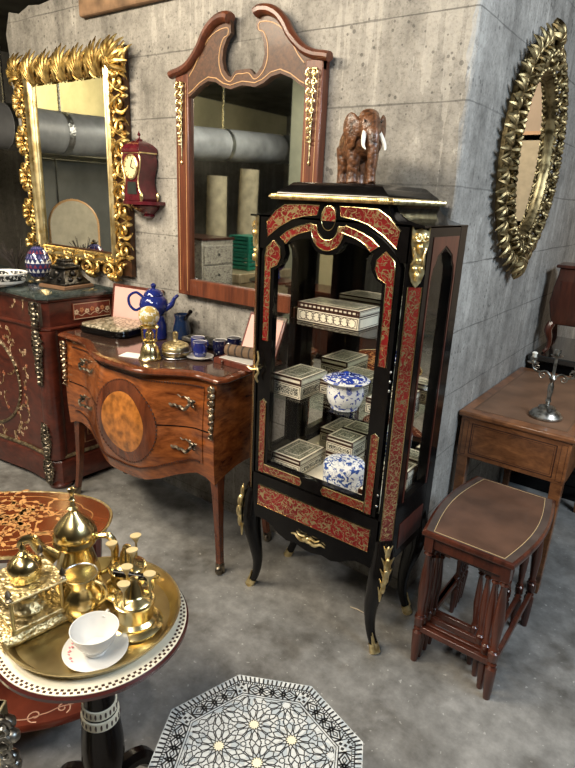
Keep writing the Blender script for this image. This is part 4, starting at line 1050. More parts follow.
def cabinet_top_things():
    Z = 1.0525
    def egg_mat():
        m, nt, b = new_mat('mosaic_lamp_glass'); v = coords(nt)
        sp = NN(nt, 'ShaderNodeSeparateXYZ', {'Vector': v}); ang = mth(nt, 'ARCTAN2', sp.outputs[1], sp.outputs[0])
        u = mth(nt, 'MULTIPLY', ang, 16/(2*pi)); w = mth(nt, 'MULTIPLY', sp.outputs[2], 40.0)
        row = mth(nt, 'FLOOR', w); uu = mth(nt, 'FRACT', mth(nt, 'ADD', u, mth(nt, 'MULTIPLY', row, .5)))
        dx = mth(nt, 'ABSOLUTE', mth(nt, 'SUBTRACT', uu, .5)); dz = mth(nt, 'FRACT', w)
        tri = mth(nt, 'LESS_THAN', mth(nt, 'ADD', mth(nt, 'MULTIPLY', dx, 2), dz), .85)
        odd = mth(nt, 'MODULO', row, 2.0)
        c = mix(nt, odd, (.6,.61,.64), (.10,.09,.22)); c = mix(nt, mth(nt, 'LESS_THAN', mth(nt, 'MODULO', row, 3.0), .5), c, (.16,.03,.05))
        base = mix(nt, noise(nt, v, 30), (.01,.012,.05), (.03,.04,.13))
        nt.links.new(mix(nt, tri, base, c), b.inputs['Base Color']); b.inputs['Roughness'].default_value = .15; b.inputs['Coat Weight'].default_value = .5
        return m
    e = thing('mosaic_lamp', 'egg-shaped blue glass mosaic lamp with white triangles on the marble top', 'lamp', (-2.965, 1.72, Z))
    b = MB(); b.lathe([(.03,0),(.034,.004),(.026,.012),(.022,.02)], seg=24); b.obj('lamp_base', M['bronze_mount'], e)
    b = MB(); b.lathe([(.024,.018),(.045,.03),(.062,.06),(.068,.09),(.064,.12),(.05,.155),(.03,.178),(.012,.19)], seg=36); b.obj('lamp_shade', egg_mat(), e)
    b = MB(); b.lathe([(.018,.188),(.02,.194),(.008,.2),(.01,.206),(.002,.212)], seg=20); b.obj('finial', M['bronze_mount'], e)
    s = thing('bronze_stand', 'heavy dark bronze stepped stand on a wood plinth, in front of the gilded mirror', 'stand', (-2.705, 1.715, Z), radians(8))
    def sq(h, z): h *= .8; return [(-h,-h,z),(h,-h,z),(h,h,z),(-h,h,z)]
    b = MB(); b.loft([sq(.115,0), sq(.12,.004), sq(.118,.016), sq(.112,.02)]); b.obj('plinth', plain('brown_plinth_wood', (.16,.09,.05), .4), s)
    dk = metal('blackened_bronze', (.06,.055,.05), .38, 30, .4, (.015,.014,.013))
    b = MB(); b.loft([sq(.105,.02), sq(.108,.028), sq(.095,.038), sq(.075,.06), sq(.062,.085), sq(.058,.095), sq(.068,.102), sq(.066,.112), sq(.045,.118), sq(.034,.13), sq(.04,.14), sq(.03,.146)])
    for i in range(4):
        a = i*pi/2; b.ell((.052*cos(a), .052*sin(a), .075), (.018,.018,.018), 10, 6)
        for k in (-1, 1): b.ell((.066*cos(a)-.03*k*sin(a), .066*sin(a)+.03*k*cos(a), .048), (.016,.016,.012), 8, 5)
    b.obj('stepped_body', dk, s, bevel=.003)
    w = thing('patterned_bowl', 'shallow white bowl with black patterned band, at the left end of the marble top', 'bowl', (-2.915, 1.50, Z))
    b = MB(); b.lathe([(.045,0),(.05,.004),(.052,.01),(.09,.018),(.104,.036),(.11,.068),(.112,.07),(.109,.072),(.102,.045),(.085,.028),(.01,.018)], seg=48)
    m, nt, bs = new_mat('banded_bowl_glaze'); v = coords(nt); sp = NN(nt, 'ShaderNodeSeparateXYZ', {'Vector': v})
    z = sp.outputs[2]; band = mth(nt, 'LESS_THAN', mth(nt, 'ABSOLUTE', mth(nt, 'SUBTRACT', z, .048)), .015)
    pat = mth(nt, 'GREATER_THAN', noise(nt, v, 75, 1), .56)
    nt.links.new(mix(nt, band, (.75,.74,.7), mix(nt, pat, (.02,.02,.02), (.6,.58,.52))), bs.inputs['Base Color']); bs.inputs['Roughness'].default_value = .2
    b.obj('bowl_body', m, w)
    b = MB().at(Matrix.Translation((.06,-.082,.048)))
    for k in range(5): b.ell((.009*cos(k*1.256)*.8, -.009*cos(k*1.256)*-.5, .009*sin(k*1.256)), (.007,.006,.006), 8, 5)
    b.obj('red_flower', plain('red_flower_glaze', (.5,.03,.03), .3), w)
    d = thing('dried_twigs', 'bunch of dark dried twigs behind the patterned bowl', 'dried plant', (-3.13, 1.68, Z))
    rr = random.Random(9); b = MB()
    for i in range(16):
        a = rr.uniform(0, 2*pi); L = rr.uniform(.10,.17); q = rr.uniform(.25,.75)
        P = [(0,0,.03),(L*q*.4*cos(a), L*q*.4*sin(a), .03+L*.5),(L*q*cos(a), L*q*sin(a), .03+L)]
        b.tube(smooth_path(P, 3), .002, 4)
        for k in range(3): c = P[-1]; b.tube([P[1],(c[0]+rr.uniform(-.03,.03), c[1]+rr.uniform(-.03,.03), c[2]+rr.uniform(-.03,.02))], .0015, 4)
    b.obj('twigs', plain('dark_twig', (.04,.03,.025), .7), d)
    b = MB(); b.lathe([(.022,0),(.03,.01),(.026,.03),(.012,.04)], seg=20); b.obj('holder', M['ebony'], d)
cabinet_top_things()
# ---------------------------------------------------------------- oval inlaid tea table with lower tier
def marquetry(b, seed, n, fx, fz, a0, a1, r0):
    pass
def oval_table():
    red = wood('orange_mahogany_top', (.055,.012,.004), (.14,.032,.009), (4,4,4), .2, .5)
    redd = wood('dark_red_tier', (.06,.011,.007), (.15,.032,.016), (4,4,4), .25, .5)
    cr = plain('satinwood_marquetry', (.40,.20,.07), .3, 0, .3, var=.2)
    t = thing('oval_tea_table', 'low oval mahogany tea table with flower marquetry top and scroll-inlaid lower tier', 'table', (-1.463, .675, 0), radians(42))
    a, b_, z = .292, .172, .64
    def ov(a, b, z, n=56, p=2.3): return [(a*math.copysign(abs(cos(2*pi*i/n))**(2/p), cos(2*pi*i/n)), b*math.copysign(abs(sin(2*pi*i/n))**(2/p), sin(2*pi*i/n)), z) for i in range(n)]
    m = MB(); m.loft([ov(a-.02,b_-.02,z-.03), ov(a-.004,b_-.004,z-.022), ov(a,b_,z-.01), ov(a-.004,b_-.004,z)]); m.obj('tabletop', red, t)
    m = MB(); m.tube([(x, y, z-.003) for x, y, _ in ov(a+.002,b_+.002,0)], .004, 6, closed=True); m.obj('gilt_rim', M['ormolu'], t)
    r = random.Random(4)
    def scrolls(m, a, b, z, n, rimline):
        for i in range(n):
            th = 2*pi*i/n + r.uniform(-.1,.1); d = r.uniform(.1,.62); x, y = a*d*cos(th), b*d*sin(th)
            an = r.uniform(0, 2*pi); P = []
            for k in range(12):
                P.append((x, y)); an += r.uniform(.1,.35)*(1 if i % 2 else -1); x += .011*cos(an); y += .011*sin(an)
            m.strip(P, .0035, z-.0005, z+.0006)
            for k in (3,6,9,11):
                px, py = P[k]; q = r.uniform(0, 2*pi)
                m.plate([(px+.012*cos(q+s)*(1 if s in (0,pi) else .5), py+.012*sin(q+s)*(1 if s in (0,pi) else .5)) for s in (0,.9,pi/2,2.2,pi,-2.2,-pi/2,-.9)], z-.0005, z+.0007, plane='xy')
        L = []
        for i in range(240):
            th = 2*pi*i/240; k = .80+.035*abs(sin(th*6))
            L.append((a*k*cos(th), b*k*sin(th)))
        m.strip(L, .0035, z-.0005, z+.0006, True)
    m = MB(); scrolls(m, a, b_, z, 46, True); m.obj('flower_marquetry', cr, t, smooth=0)
    zz, A, B = .18, .33, .175; OY = -.10
    m = MB().at(loc=(0,OY,0)); m.loft([ov(A-.02,B-.02,zz-.028), ov(A,B,zz-.02), ov(A,B,zz-.006), ov(A-.004,B-.004,zz)]); m.obj('lower_tier', redd, t)
    m = MB().at(loc=(0,OY,0))
    L = []
    for i in range(400):
        th = 2*pi*i/400; k = .86+.03*sin(th*9)*abs(sin(th*9)); L.append((A*k*cos(th), B*k*sin(th)))
    m.strip(L, .003, zz-.0005, zz+.0006, True)
    for i in range(22):
        th = 2*pi*i/22; c = (A*.86*cos(th), B*.86*sin(th)); m.strip([(x, y) for x, y, _ in spiral(.022,.004,1.2,th,c,1 if i % 2 else -1,14)], .003, zz-.0005, zz+.0006)
    m.obj('scroll_inlay', plain('pink_inlay_line', (.62,.38,.26), .35), t, smooth=0)
    for sx in (-1, 1):
        for sy in (-1, 1):
            C = [(.20,.09,.62,.02),(.22,.10,.5,.022),(.21,.09,.3,.016),(.22,.08,.1,.015),(.25,.09,.0,.017)]
            P = smooth_path([(sx*x, sy*y, z_) for x, y, z_, _ in C], 5); m = MB(); m.tube(P, lerp_list([c[3] for c in C], len(P)), 8); m.obj('leg', redd, t)
oval_table()

# ---------------------------------------------------------------- round inlaid pedestal table, brass tray and things on it
TX, TY, TZ = -.957, .611, .62
def round_table():
    t = thing('round_pedestal_table', 'round dark pedestal table with bone-inlaid rim, carrying a brass tray', 'table', (TX, TY, 0))
    dk = plain('near_black_wood', (.006,.004,.004), .2, 0, 0, var=.3, ior=1.35); rim_ = plain('dark_red_edge', (.06,.014,.012), .25, 0, .5)
    b = MB(); b.lathe([(.14,.585),(.19,.594),(.205,.599),(.212,.605),(.2125,.613),(.2085,.618)], seg=72); b.obj('tabletop', rim_, t)
    b = MB(); b.lathe([(.001,.617),(.208,.617),(.208,.62),(.001,.62)], seg=72); b.m = 0
    b.m = 1
    for k, rr in ((0,.1955),(1,.2025)):
        n = 96
        for i in range(n):
            a = 2*pi*(i+.5*k)/n; ca, sa = cos(a), sin(a); w, h = .0030, .0026
            P = [(rr-h, -w), (rr+h, -w), (rr+h, w), (rr-h, w)]
            b.plate([(p*ca-q*sa, p*sa+q*ca) for p, q in P], .6195, .6206, plane='xy')
    b.obj('inlaid_rim', [M['bone'], M['box_dark']], t, smooth=0)
    b = MB(); b.lathe([(.10,.584),(.08,.567),(.05,.548),(.036,.52),(.033,.46),(.036,.40),(.044,.33),(.05,.27),(.052,.22),(.045,.17),(.038,.14),(.04,.12),(.06,.11),(.065,.095)], seg=40); p = b.obj('pedestal', dk, t)
    for z, r in ((.485,.0345),(.375,.0385),(.345,.0425)):
        n = 22; b = MB(); b.lathe([(r-.002,z-.013),(r+.0022,z-.012),(r+.0022,z+.012),(r-.002,z+.013)], seg=40); b.m = 1
        for i in range(n):
            a = 2*pi*i/n; b.ell(((r+.0015)*cos(a), (r+.0015)*sin(a), z), (.003,.003,.009), 6, 4)
        b.obj('bone_band', [M['bone'], M['box_dark']], p)
    for k in range(3):
        a = radians(-36)+2*pi*k/3; c, s = cos(a), sin(a)
        P = smooth_path([(.04*c,.04*s,.13),(.10*c,.10*s,.12),(.15*c,.15*s,.05),(.18*c,.18*s,.012)], 5); b = MB(); b.tube(P, lerp_list([.026,.024,.018,.014], len(P)), 8, up=(0,0,1)); b.obj('foot', dk, t)
round_table()
def tray_point(x, y): return (x, y, TZ+.0075)
def brass_things():
    t = thing('brass_tray', 'round worn brass tray with raised rim on the inlaid pedestal table', 'tray', (TX-.002, TY+.004, TZ+.0008))
    b = MB(); b.lathe([(.001,.0),(.168,.0),(.178,.006),(.189,.024),(.193,.026),(.1935,.029),(.188,.029),(.177,.013),(.168,.0035),(.001,.0035)], seg=80); b.obj('tray', M['brass_worn'], t)
    Z = TZ+.0048
    # tall coffee pot
    d = thing('dallah_pot', 'tall brass coffee pot with bell-shaped lid, spire finial and curved spout', 'coffee pot', (-1.08, .657, Z), radians(222))
    b = MB(); b.lathe([(.036,0),(.044,.003),(.046,.012),(.044,.04),(.036,.07),(.03,.095),(.032,.104),(.036,.108)], seg=36); b.obj('pot_body', M['brass'], d)
    b = MB(); b.lathe([(.04,.106),(.043,.112),(.04,.12),(.0425,.127),(.038,.142),(.026,.158),(.012,.172),(.008,.178),(.011,.184),(.006,.188),(.0045,.2),(.007,.203),(.004,.207),(.0042,.218),(.0075,.222),(.006,.228),(.001,.231)], seg=32); b.obj('pot_lid', M['brass'], d)
    b = MB(); b.tube(smooth_path([(.04,0,.065),(.068,0,.09),(.082,0,.112),(.10,0,.108),(.108,0,.094)], 5), lerp_list([.012,.009,.0075,.006,.004], 21), 8, flat=1.5, up=(0,0,1)); b.obj('spout', M['brass'], d)
    b = MB(); b.tube(smooth_path([(-.038,0,.118),(-.066,0,.118),(-.078,0,.085),(-.066,0,.045),(-.044,0,.028)], 5), lerp_list([.005,.007,.006,.006,.004], 21), 8); b.obj('handle', M['brass'], d)
    # small pot with grey inside
    c = thing('brass_jug', 'small round-bellied brass jug with tinned grey inside, between coffee pot and cup', 'jug', (-.985, .604, Z), radians(20))
    b = MB(); b.lathe([(.024,0),(.03,.003),(.026,.01),(.034,.022),(.037,.038),(.033,.054),(.026,.066),(.026,.074),(.032,.088),(.033,.091),(.0305,.091)], seg=36); b.obj('jug_body', M['brass'], c)
    b = MB(); b.lathe([(.031,.0905),(.0315,.0925),(.030,.0915),(.0245,.074),(.024,.066),(.002,.05)], seg=36); b.obj('tinned_inside', M['steel'], c)
    b = MB(); b.tube(smooth_path([(.03,0,.084),(.05,0,.078),(.054,0,.055),(.036,0,.035)], 5), .004, 8); b.obj('handle', M['brass'], c)
    # covered brazier: domed canopy on four posts above a pierced box
    q = thing('brass_incense_stand', 'square brass incense stand with onion-domed roof on four posts and finials', 'incense burner', (-1.052, .516, Z+.0305), radians(82))
    w = .047; eng = M['brass_engraved']
    b = MB(); b.box((-w,-w,0), (w,w,.010)); b.lathe([(.03,.01),(.032,.014),(.024,.02),(.018,.03),(.022,.04),(.012,.045)], seg=24); b.obj('base', eng, q, bevel=.002)
    b = MB(); b.box((-w-.006,-w-.006,.068), (w+.006,w+.006,.073)); b.box((-w+.006,w-.004,.01), (w-.006,w-.001,.068)); b.obj('roof', eng, q, bevel=.0015)
    for sx in (-1, 1):
        for sy in (-1, 1):
            b = MB(); b.tube([(sx*w*.93, sy*w*.93, .009),(sx*w*.93, sy*w*.93, .069)], .0032, 8); b.obj('post', M['brass_worn'], q)
            b = MB(); b.lathe([(.005,.072),(.006,.076),(.003,.079),(.006,.085),(.004,.091),(.001,.096)], (sx*w, sy*w, 0), 14); b.obj('corner_finial', M['bronze_mount'], q)
    b = MB(); b.lathe([(.02,.072),(.026,.075),(.027,.079),(.026,.083),(.03,.092),(.028,.104),(.018,.115),(.008,.12),(.01,.124),(.005,.128),(.006,.134),(.002,.142),(.0006,.146)], seg=28); b.obj('onion_dome', M['brass'], q)
    # half-round engraved case under it
    k = thing('engraved_brass_case', 'long half-round engraved brass case lying under the incense stand', 'case', (-1.05, .512, Z+.0005), radians(82))
    b = MB(); L = []
    for x in (-.075,.075): L.append([(x, y, z_) for y, z_ in [(-.05,.0),(-.056,.010),(-.05,.022),(-.04,.029),(.04,.029),(.05,.022),(.056,.010),(.05,.0)]])
    b.loft(L); b.obj('case_body', eng, k, bevel=.002)
    b = MB()
    for x in (-.0755,.0735): b.box((x,-.053,.001), (x+.002,.053,.027))
    b.obj('end_plate', M['brass'], k, bevel=.001)
    for o_ in (d, c, q): o_.scale = (1.2,1.2,1.2)
    d.scale = (1.2,1.2,1.17)
    # two rotating inkwell-like burners with shell-topped rods
    def burner(label, x, y, rz, dz=0):
        o = thing('brass_ink_pot', label, 'brass pot', (x, y, Z+dz), rz, 'brass pots with upright rods')
        b = MB(); b.lathe([(.044,0),(.05,.002),(.052,.007),(.046,.011),(.04,.013),(.0405,.018),(.036,.022),(.034,.024),(.034,.05),(.038,.053),(.038,.058),(.034,.060)], seg=40); b.obj('pot_body', M['brass'], o)
        b = MB(); b.lathe([(.034,.060),(.03,.064),(.02,.068),(.016,.072),(.014,.088),(.010,.095),(.008,.105),(.002,.107)], seg=30); b.obj('conical_lid', M['brass'], o)
        o.scale = (1.18,1.18,1.18)
        for i in range(3):
            a = 2*pi*i/3+.5; px, py = .029*cos(a), .029*sin(a)
            b = MB(); b.tube([(px,py,.058),(px,py,.105)], .0022, 8); r_ = b.obj('rod', M['brass_worn'], o)
            b = MB(); b.at(Matrix.Translation((px,py,.109)) @ Matrix.Rotation(-.12, 4, 'X')); b.lathe([(.003,-.012),(.006,-.005),(.0115,.002),(.0115,.004),(.001,.0048)], seg=16); b.obj('shell_knob', plain('pale_shell', (.46,.36,.19), .3), r_)
        return o
    burner('brass pot with conical lid and three knobbed rods, nearer the tray rim', -.868, .658, .3)
    burner('brass pot with conical lid and three knobbed rods, behind its twin', -.975, .724, 1.3)
    h = thing('black_handled_pestle', 'black turned handle with brass hook lying across the brass pots', 'handle', (-.925, .702, Z+.078), radians(26))
    b = MB().at(Matrix.Rotation(pi/2, 4, 'Y')); b.lathe([(.004,-.05),(.007,-.048),(.006,-.03),(.0085,-.015),(.006,0),(.0085,.02),(.007,.036),(.004,.04)], seg=20); b.obj('grip', M['ebony'], h)
    b = MB(); b.tube(smooth_path([(.04,0,0),(.055,0,.002),(.064,0,.010),(.058,0,.016),(.052,0,.01)], 5), .0022, 6); b.obj('hook', M['brass'], h)
    # cup and saucer
    s = thing('white_saucer', 'white saucer with small pink flower spray on the brass tray', 'saucer', (-.864, .552, Z))
    b = MB(); b.lathe([(.022,0),(.024,.002),(.045,.007),(.054,.012),(.0545,.0135),(.052,.0135),(.03,.006),(.001,.0045)], seg=48); b.obj('dish', WHITE, s)
    b = MB(); r = random.Random(8)
    for i in range(9): a = 3.6+.12*i; b.ell((.043*cos(a)+r.uniform(-.003,.003), .043*sin(a), .0105), (.003,.002,.0012), 6, 4)
    b.obj('pink_flowers', plain('pink_flower_print', (.6,.2,.22), .3), s)
    s.scale = (1.22,1.22,1.2)
    c = thing('white_cup', 'white porcelain tea cup on its saucer on the brass tray', 'cup', (-.864, .552, Z+.0072))
    b = MB(); b.lathe([(.018,0),(.019,.002),(.018,.006),(.024,.012),(.034,.028),(.0395,.045),(.041,.0515),(.0395,.0515),(.033,.03),(.02,.012),(.001,.010)], seg=48); b.obj('cup_body', WHITE, c)
    b = MB(); b.tube(smooth_path([(-.036,.0,.042),(-.054,.0,.042),(-.056,.0,.026),(-.032,0,.02)], 5), .003, 8); b.obj('handle', WHITE, c).rotation_euler = (0,0,radians(-60))
    c.scale = (1.2,1.2,1.15)
brass_things()

# ---------------------------------------------------------------- octagonal mosaic table
def octagon_table():
    pearl = mosaic('mother_of_pearl', (.50,.52,.51), (.36,.37,.36), 60, .03, (.36,.40,.42)); blk = plain('black_inlay_line', (.02,.02,.022), .35)
    crm = plain('cream_pearl', (.66,.62,.46), .3)
    t = thing('octagonal_mosaic_table', 'octagonal side table with mother-of-pearl star mosaic top', 'table', (-.53, .685, 0), radians(140.6))
    R, z = .231, .45
    b = MB(); b.plate(ngon(8, R), z-.022, z, plane='xy'); b.obj('tabletop', pearl, t, smooth=0)
    g = MB(); h0, h1 = z-.0003, z+.0006
    ap = cos(pi/8)
    # toothed edge, black guard lines, bands
    for r_, w in ((.213,.0022),(.176,.0022),(.170,.0016),(.206,.0012)): g.strip(ngon(8, r_), w, h0, h1, True)
    for i in range(8):
        a0, a1 = 2*pi*i/8, 2*pi*(i+1)/8
        p, q = Vector((cos(a0), sin(a0))), Vector((cos(a1), sin(a1))); d = (q-p).normalized(); n_ = Vector((-d.y, d.x))*-1
        def pt(r, f): return p*r + (q-p)*r*f
        for k in range(16):
            f = (k+.5)/16; c0 = pt(.2145, f); c1 = pt(.2275, f); g.strip([tuple(c0), tuple(c1)], .0038, h0, h1)
        for k in range(30):
            f = (k+.5)/30; c0 = pt(.2075, f); c1 = pt(.2115, f); g.strip([tuple(c0), tuple(c1)], .0022, h0, h1)
        for k in range(4):       # chain of lozenges
            f = .14+.72*(k+.5)/4; c = pt(.191, f); L = .018; w = .012
            g.strip([tuple(c-d*L), tuple(c-n_*w), tuple(c+d*L), tuple(c+n_*w)], .0035, h0, h1, True)
            g.strip([tuple(c-d*L*.45), tuple(c-n_*w*.4), tuple(c+d*L*.45), tuple(c+n_*w*.4)], .0022, h0, h1, True)
            for s in (-1, 1):
                e = c + d*L*s; g.strip([tuple(e-n_*.012-d*.005*s), tuple(e), tuple(e+n_*.012-d*.005*s)], .0028, h0, h1)
        c = p*.191                     # corner motif
        for s in (-1, 0, 1):
            for rr_ in (.182, .191, .2):
                v = p*rr_ + Vector((-p.y, p.x))*.006*s
                if (s + int(rr_*1000)) % 2: g.plate([(v.x+.0045*x, v.y+.0045*y) for x, y in ((1,0),(0,1),(-1,0),(0,-1))], h0, h1, plane='xy')
        for f in (.1,.9): g.strip([tuple(pt(.178, f)), tuple(pt(.205, f))], .002, h0, h1)
    # ten-fold star rosettes
    def inside(p): return max(p[0]*cos(pi/8+k*pi/4)+p[1]*sin(pi/8+k*pi/4) for k in range(8)) < .1565
    def seg(pts, w, closed=False):
        n = len(pts)
        for i in range(n if closed else n-1):
            a, c = pts[i], pts[(i+1) % n]
            if inside(a) and inside(c): g.strip([a, c], w, h0, h1)
    def rosette(cx, cy, R, a0, N=12):
        def P(r, x): return (cx+r*cos(x), cy+r*sin(x))
        for i in range(N):
            a = a0+2*pi*i/N; da = pi/N
            seg([P(R*.34, a), P(R*.50, a-da*.80), P(R*.80, a-da*.80), P(R*.97, a), P(R*.80, a+da*.80), P(R*.50, a+da*.80)], .0021, True)
            seg([P(R*.80, a+da*.80), P(R*.88, a+da), P(R*.80, a+da*1.2)], .0018); seg([P(R*.88, a+da), P(R*1.10, a+da)], .0018)
            seg([P(R*.34, a), P(R*.22, a+da), P(R*.34, a+2*da)], .0018)
        pts = [P(R*.30 if k % 2 == 0 else R*.19, a0+pi*k/N) for k in range(2*N)]
        if all(inside(p) for p in pts):
            cr_ = MB(); cr_.plate(pts, h0, h1, plane='xy'); cr_.obj('cream_star', crm, t, smooth=0)
    D, A0 = .089, radians(-6.5)
    for i in range(-3, 4):
        for j in range(-3, 4):
            x = D*(i+j*.5); y = D*j*.8660; cx, cy = x*cos(A0)-y*sin(A0), x*sin(A0)+y*cos(A0)
            if hypot(cx, cy) < .2: rosette(cx, cy, .0445, A0)
            for s in (1, -1):        # small stars in the gaps
                ex, ey = x + s*0 , y + s*D*.5774; fx, fy = ex*cos(A0)-ey*sin(A0), ex*sin(A0)+ey*cos(A0)
                if s == 1 or True:
                    seg(ngon(6, .0062, A0, (fx, fy)), .0018, True)
    g.obj('black_strapwork', blk, t, smooth=0)
    def o8(r, z): return [(x, y, z) for x, y in ngon(8, r)]
    b = MB(); b.loft([o8(.205, z-.10), o8(.205, z-.022)]); b.obj('apron', M['box_dark'], t, smooth=0)
    for i in range(8):
        a0 = 2*pi*i/8; b = MB(); c, s = cos(a0), sin(a0)
        b.at(Matrix.Translation((.185*c, .185*s, 0)) @ Matrix.Rotation(a0, 4, 'Z')); b.box((-.012,-.03,0), (.012,.03,z-.09)); b.obj('leg_panel', mosaic_cache(), t)
def mosaic_cache():
    if 'mc' not in _WC: _WC['mc'] = mosaic('leg_mosaic', (.6,.58,.5), (.05,.04,.03), 90, .12)
    return _WC['mc']
octagon_table()

# ---------------------------------------------------------------- nest of tables
def nest_table(label, cx, y0, w, d, z, leather, group, leg_r=.0145):
    t = thing('nest_table', label, 'nesting table', (cx, y0, 0), 0, group)
    hw = w/2; bow = .03*w/.29
    def outl(o):
        oy = o if o > -.02 else o*.42
        L = [(-hw-o - bow*sin(pi*i/16), -oy + (d+2*oy)*i/16) for i in range(17)]
        return [(-x, y) for x, y in L] + L[::-1] if 0 else L + [(-x, y) for x, y in L[::-1]]
    b = MB(); b.loft([[(x, y, zz) for x, y in outl(o)] for o, zz in ((-.006,z-.022),(.002,z-.018),(.004,z-.010),(.002,z-.003),(-.003,z))]); b.obj('tabletop', M['mahogany'], t)
    if leather:
        b = MB(); b.loft([[(x, y, zz) for x, y in outl(-.006)] for zz in (z-.0004, z+.0003)]); b.obj('dark_border', plain('dark_leather_border', (.062,.043,.036), .3, 0, .3, var=.3, vs=14), t)
        b = MB(); b.loft([[(x, y, zz) for x, y in outl(-.032)] for zz in (z-.0004, z+.0006)]); b.obj('leather_inset', plain('brown_leather', (.085,.043,.027), .33, 0, .2, var=.3, vs=9), t)
        P = [(x, y) for x, y in outl(-.03)]; b = MB(); b.strip(P, .0016, z-.0003, z+.0010, True); b.obj('gilt_tooling', plain('tooled_line', (.55,.4,.2), .35), t, smooth=0)
        pass
    za = z-.022
    b = MB(); i_ = .02
    b.box((-hw+i_+.012, i_-.004, za-.045), (hw-i_-.012, i_+.010, za)); b.obj('front_apron', M['mahogany'], t, bevel=.002)
    for sx in (-1, 1):
        x = sx*(hw-i_); b = MB(); b.box((x-.007, i_+.01, za-.045), (x+.007, d-i_-.01, za)); b.obj('side_apron', M['mahogany'], t, bevel=.002)
    foot = .0
    for sx in (-1, 1):
        for sy in (0, 1):
            x0, yy0 = sx*(hw-i_), (i_ if sy == 0 else d-i_)
            x1, yy1 = sx*(hw-i_+.008), (i_+.022 if sy == 0 else d-i_+.0)
            pr = [(leg_r*.75,0),(leg_r*.8,.0),(leg_r*.95,.03),(leg_r*1.2,.1),(leg_r*1.25,.13),(leg_r*.7,.14),(leg_r*1.1,.147),(leg_r*.75,.155),(leg_r*1.2,.165),(leg_r*1.2,.195),(leg_r*.7,.2),(leg_r*1.05,.207),(leg_r*.75,.214),(leg_r*.95,.25),(leg_r*1.25,.315),(leg_r*.95,.39),(leg_r*.6,.448),(leg_r*1.05,.458),(leg_r*.7,.466),(leg_r*1.2,.474)]
            H = za; k = (H-.055)/.474
            M0 = Matrix(((1,0,(x0-x1)/H,x1),(0,1,(yy0-yy1)/H,yy1),(0,0,1,0),(0,0,0,1)))
            b = MB().at(M0); b.lathe([(r, zz*k) for r, zz in pr], seg=18); b.box((-leg_r,-leg_r,H-.056), (leg_r,leg_r,H)); b.obj('turned_leg', M['mahogany'], t)
    for sy in ((0,)):
        b = MB(); b.box((-hw+i_-.006, i_+.008, .135), (hw-i_+.006, i_+.024, .158)); b.obj('stretcher', M['mahogany'], t, bevel=.003)
    for sx in (-1, 1):
        x = sx*(hw-i_+.008); b = MB(); b.box((x-.008, i_+.02, .135), (x+.008, d-i_, .158)); b.obj('stretcher', M['mahogany'], t, bevel=.003)
    return t
def nest():
    g = 'nest of tables'
    nest_table('largest nesting table, its brown leather top with gilt line uppermost', -.432, 1.578, .285, .505, .548, True, g)
    nest_table('second nesting table, tucked directly under the leather-topped one', -.4465, 1.606, .249, .44, .5245, False, g, .0125)
    nest_table('third nesting table, inside the second of the nest', -.461, 1.648, .213, .36, .5010, False, g, .0115)
    nest_table('smallest nesting table, innermost of the nest', -.476, 1.688, .177, .28, .4775, False, g, .0105)
nest()

# ---------------------------------------------------------------- drop-leaf desk, candelabrum and things beyond
OAKR = wood('reddish_desk_wood', (.08,.028,.011), (.30,.12,.045), (7,7,18), .3, .3)
def desk():
    t = thing('desk', 'reddish wooden desk with string-inlaid end panel and worn leather top', 'desk', (-.515, 2.28, 0))
    hw, d, z = .218, .90, .728
    b = MB(); b.box((-hw-.012,-.015,z-.024), (hw+.012,d+.01,z)); b.obj('desktop', OAKR, t, bevel=.007)
    b = MB(); b.box((-hw+.03,.04,z-.0004), (hw-.03,d-.05,z+.0008)); b.obj('leather_inset', plain('worn_tan_leather', (.19,.10,.055), .5, 0, .1, var=.25, vs=7), t)
    b = MB(); b.strip([(-hw+.036,.046),(hw-.036,.046),(hw-.036,d-.056),(-hw+.036,d-.056)], .003, z, z+.0012, True); b.obj('tooled_border', plain('tooled_border_line', (.1,.05,.025), .4), t, smooth=0)
    b = MB(); b.box((-hw,0,z-.205), (hw,.02,z-.024)); b.obj('end_panel', OAKR, t, bevel=.002)
    F = WA(0, 0, 0)
    b = MB().at(F)
    def rr_(u0,u1,v0,v1,w): b.strip([(u0,v0),(u1,v0),(u1,v1),(u0,v1)], w, 0, .0008, True)
    rr_(-hw+.05,hw-.05,z-.185,z-.05,.004); rr_(-hw+.058,hw-.058,z-.177,z-.058,.0015)
    for s in (-1, 1): rr_(min(s*(hw-.034), s*(hw-.012)), max(s*(hw-.034), s*(hw-.012)), z-.195, z-.04, .0015)
    b.obj('string_inlay', M['box_dark'], t, smooth=0)
    for sx in (-1, 1):
        x = sx*(hw-.009); b = MB(); b.box((x-.009,.02,z-.205), (x+.009,d-.02,z-.024)); b.obj('side_panel', OAKR, t, bevel=.002)
        for y in (.025, d-.025):
            b = MB(); xx = sx*(hw-.026)
            b.loft([[(xx+h*p, y+h*q, zz) for p, q in ((-1,-1),(1,-1),(1,1),(-1,1))] for h, zz in ((.014,0),(.016,.03),(.025,z-.026))]); b.obj('tapered_leg', OAKR, t, bevel=.003)
    b = MB(); b.box((-hw,d-.02,z-.205), (hw,d,z-.024)); b.obj('rear_panel', OAKR, t)
desk()
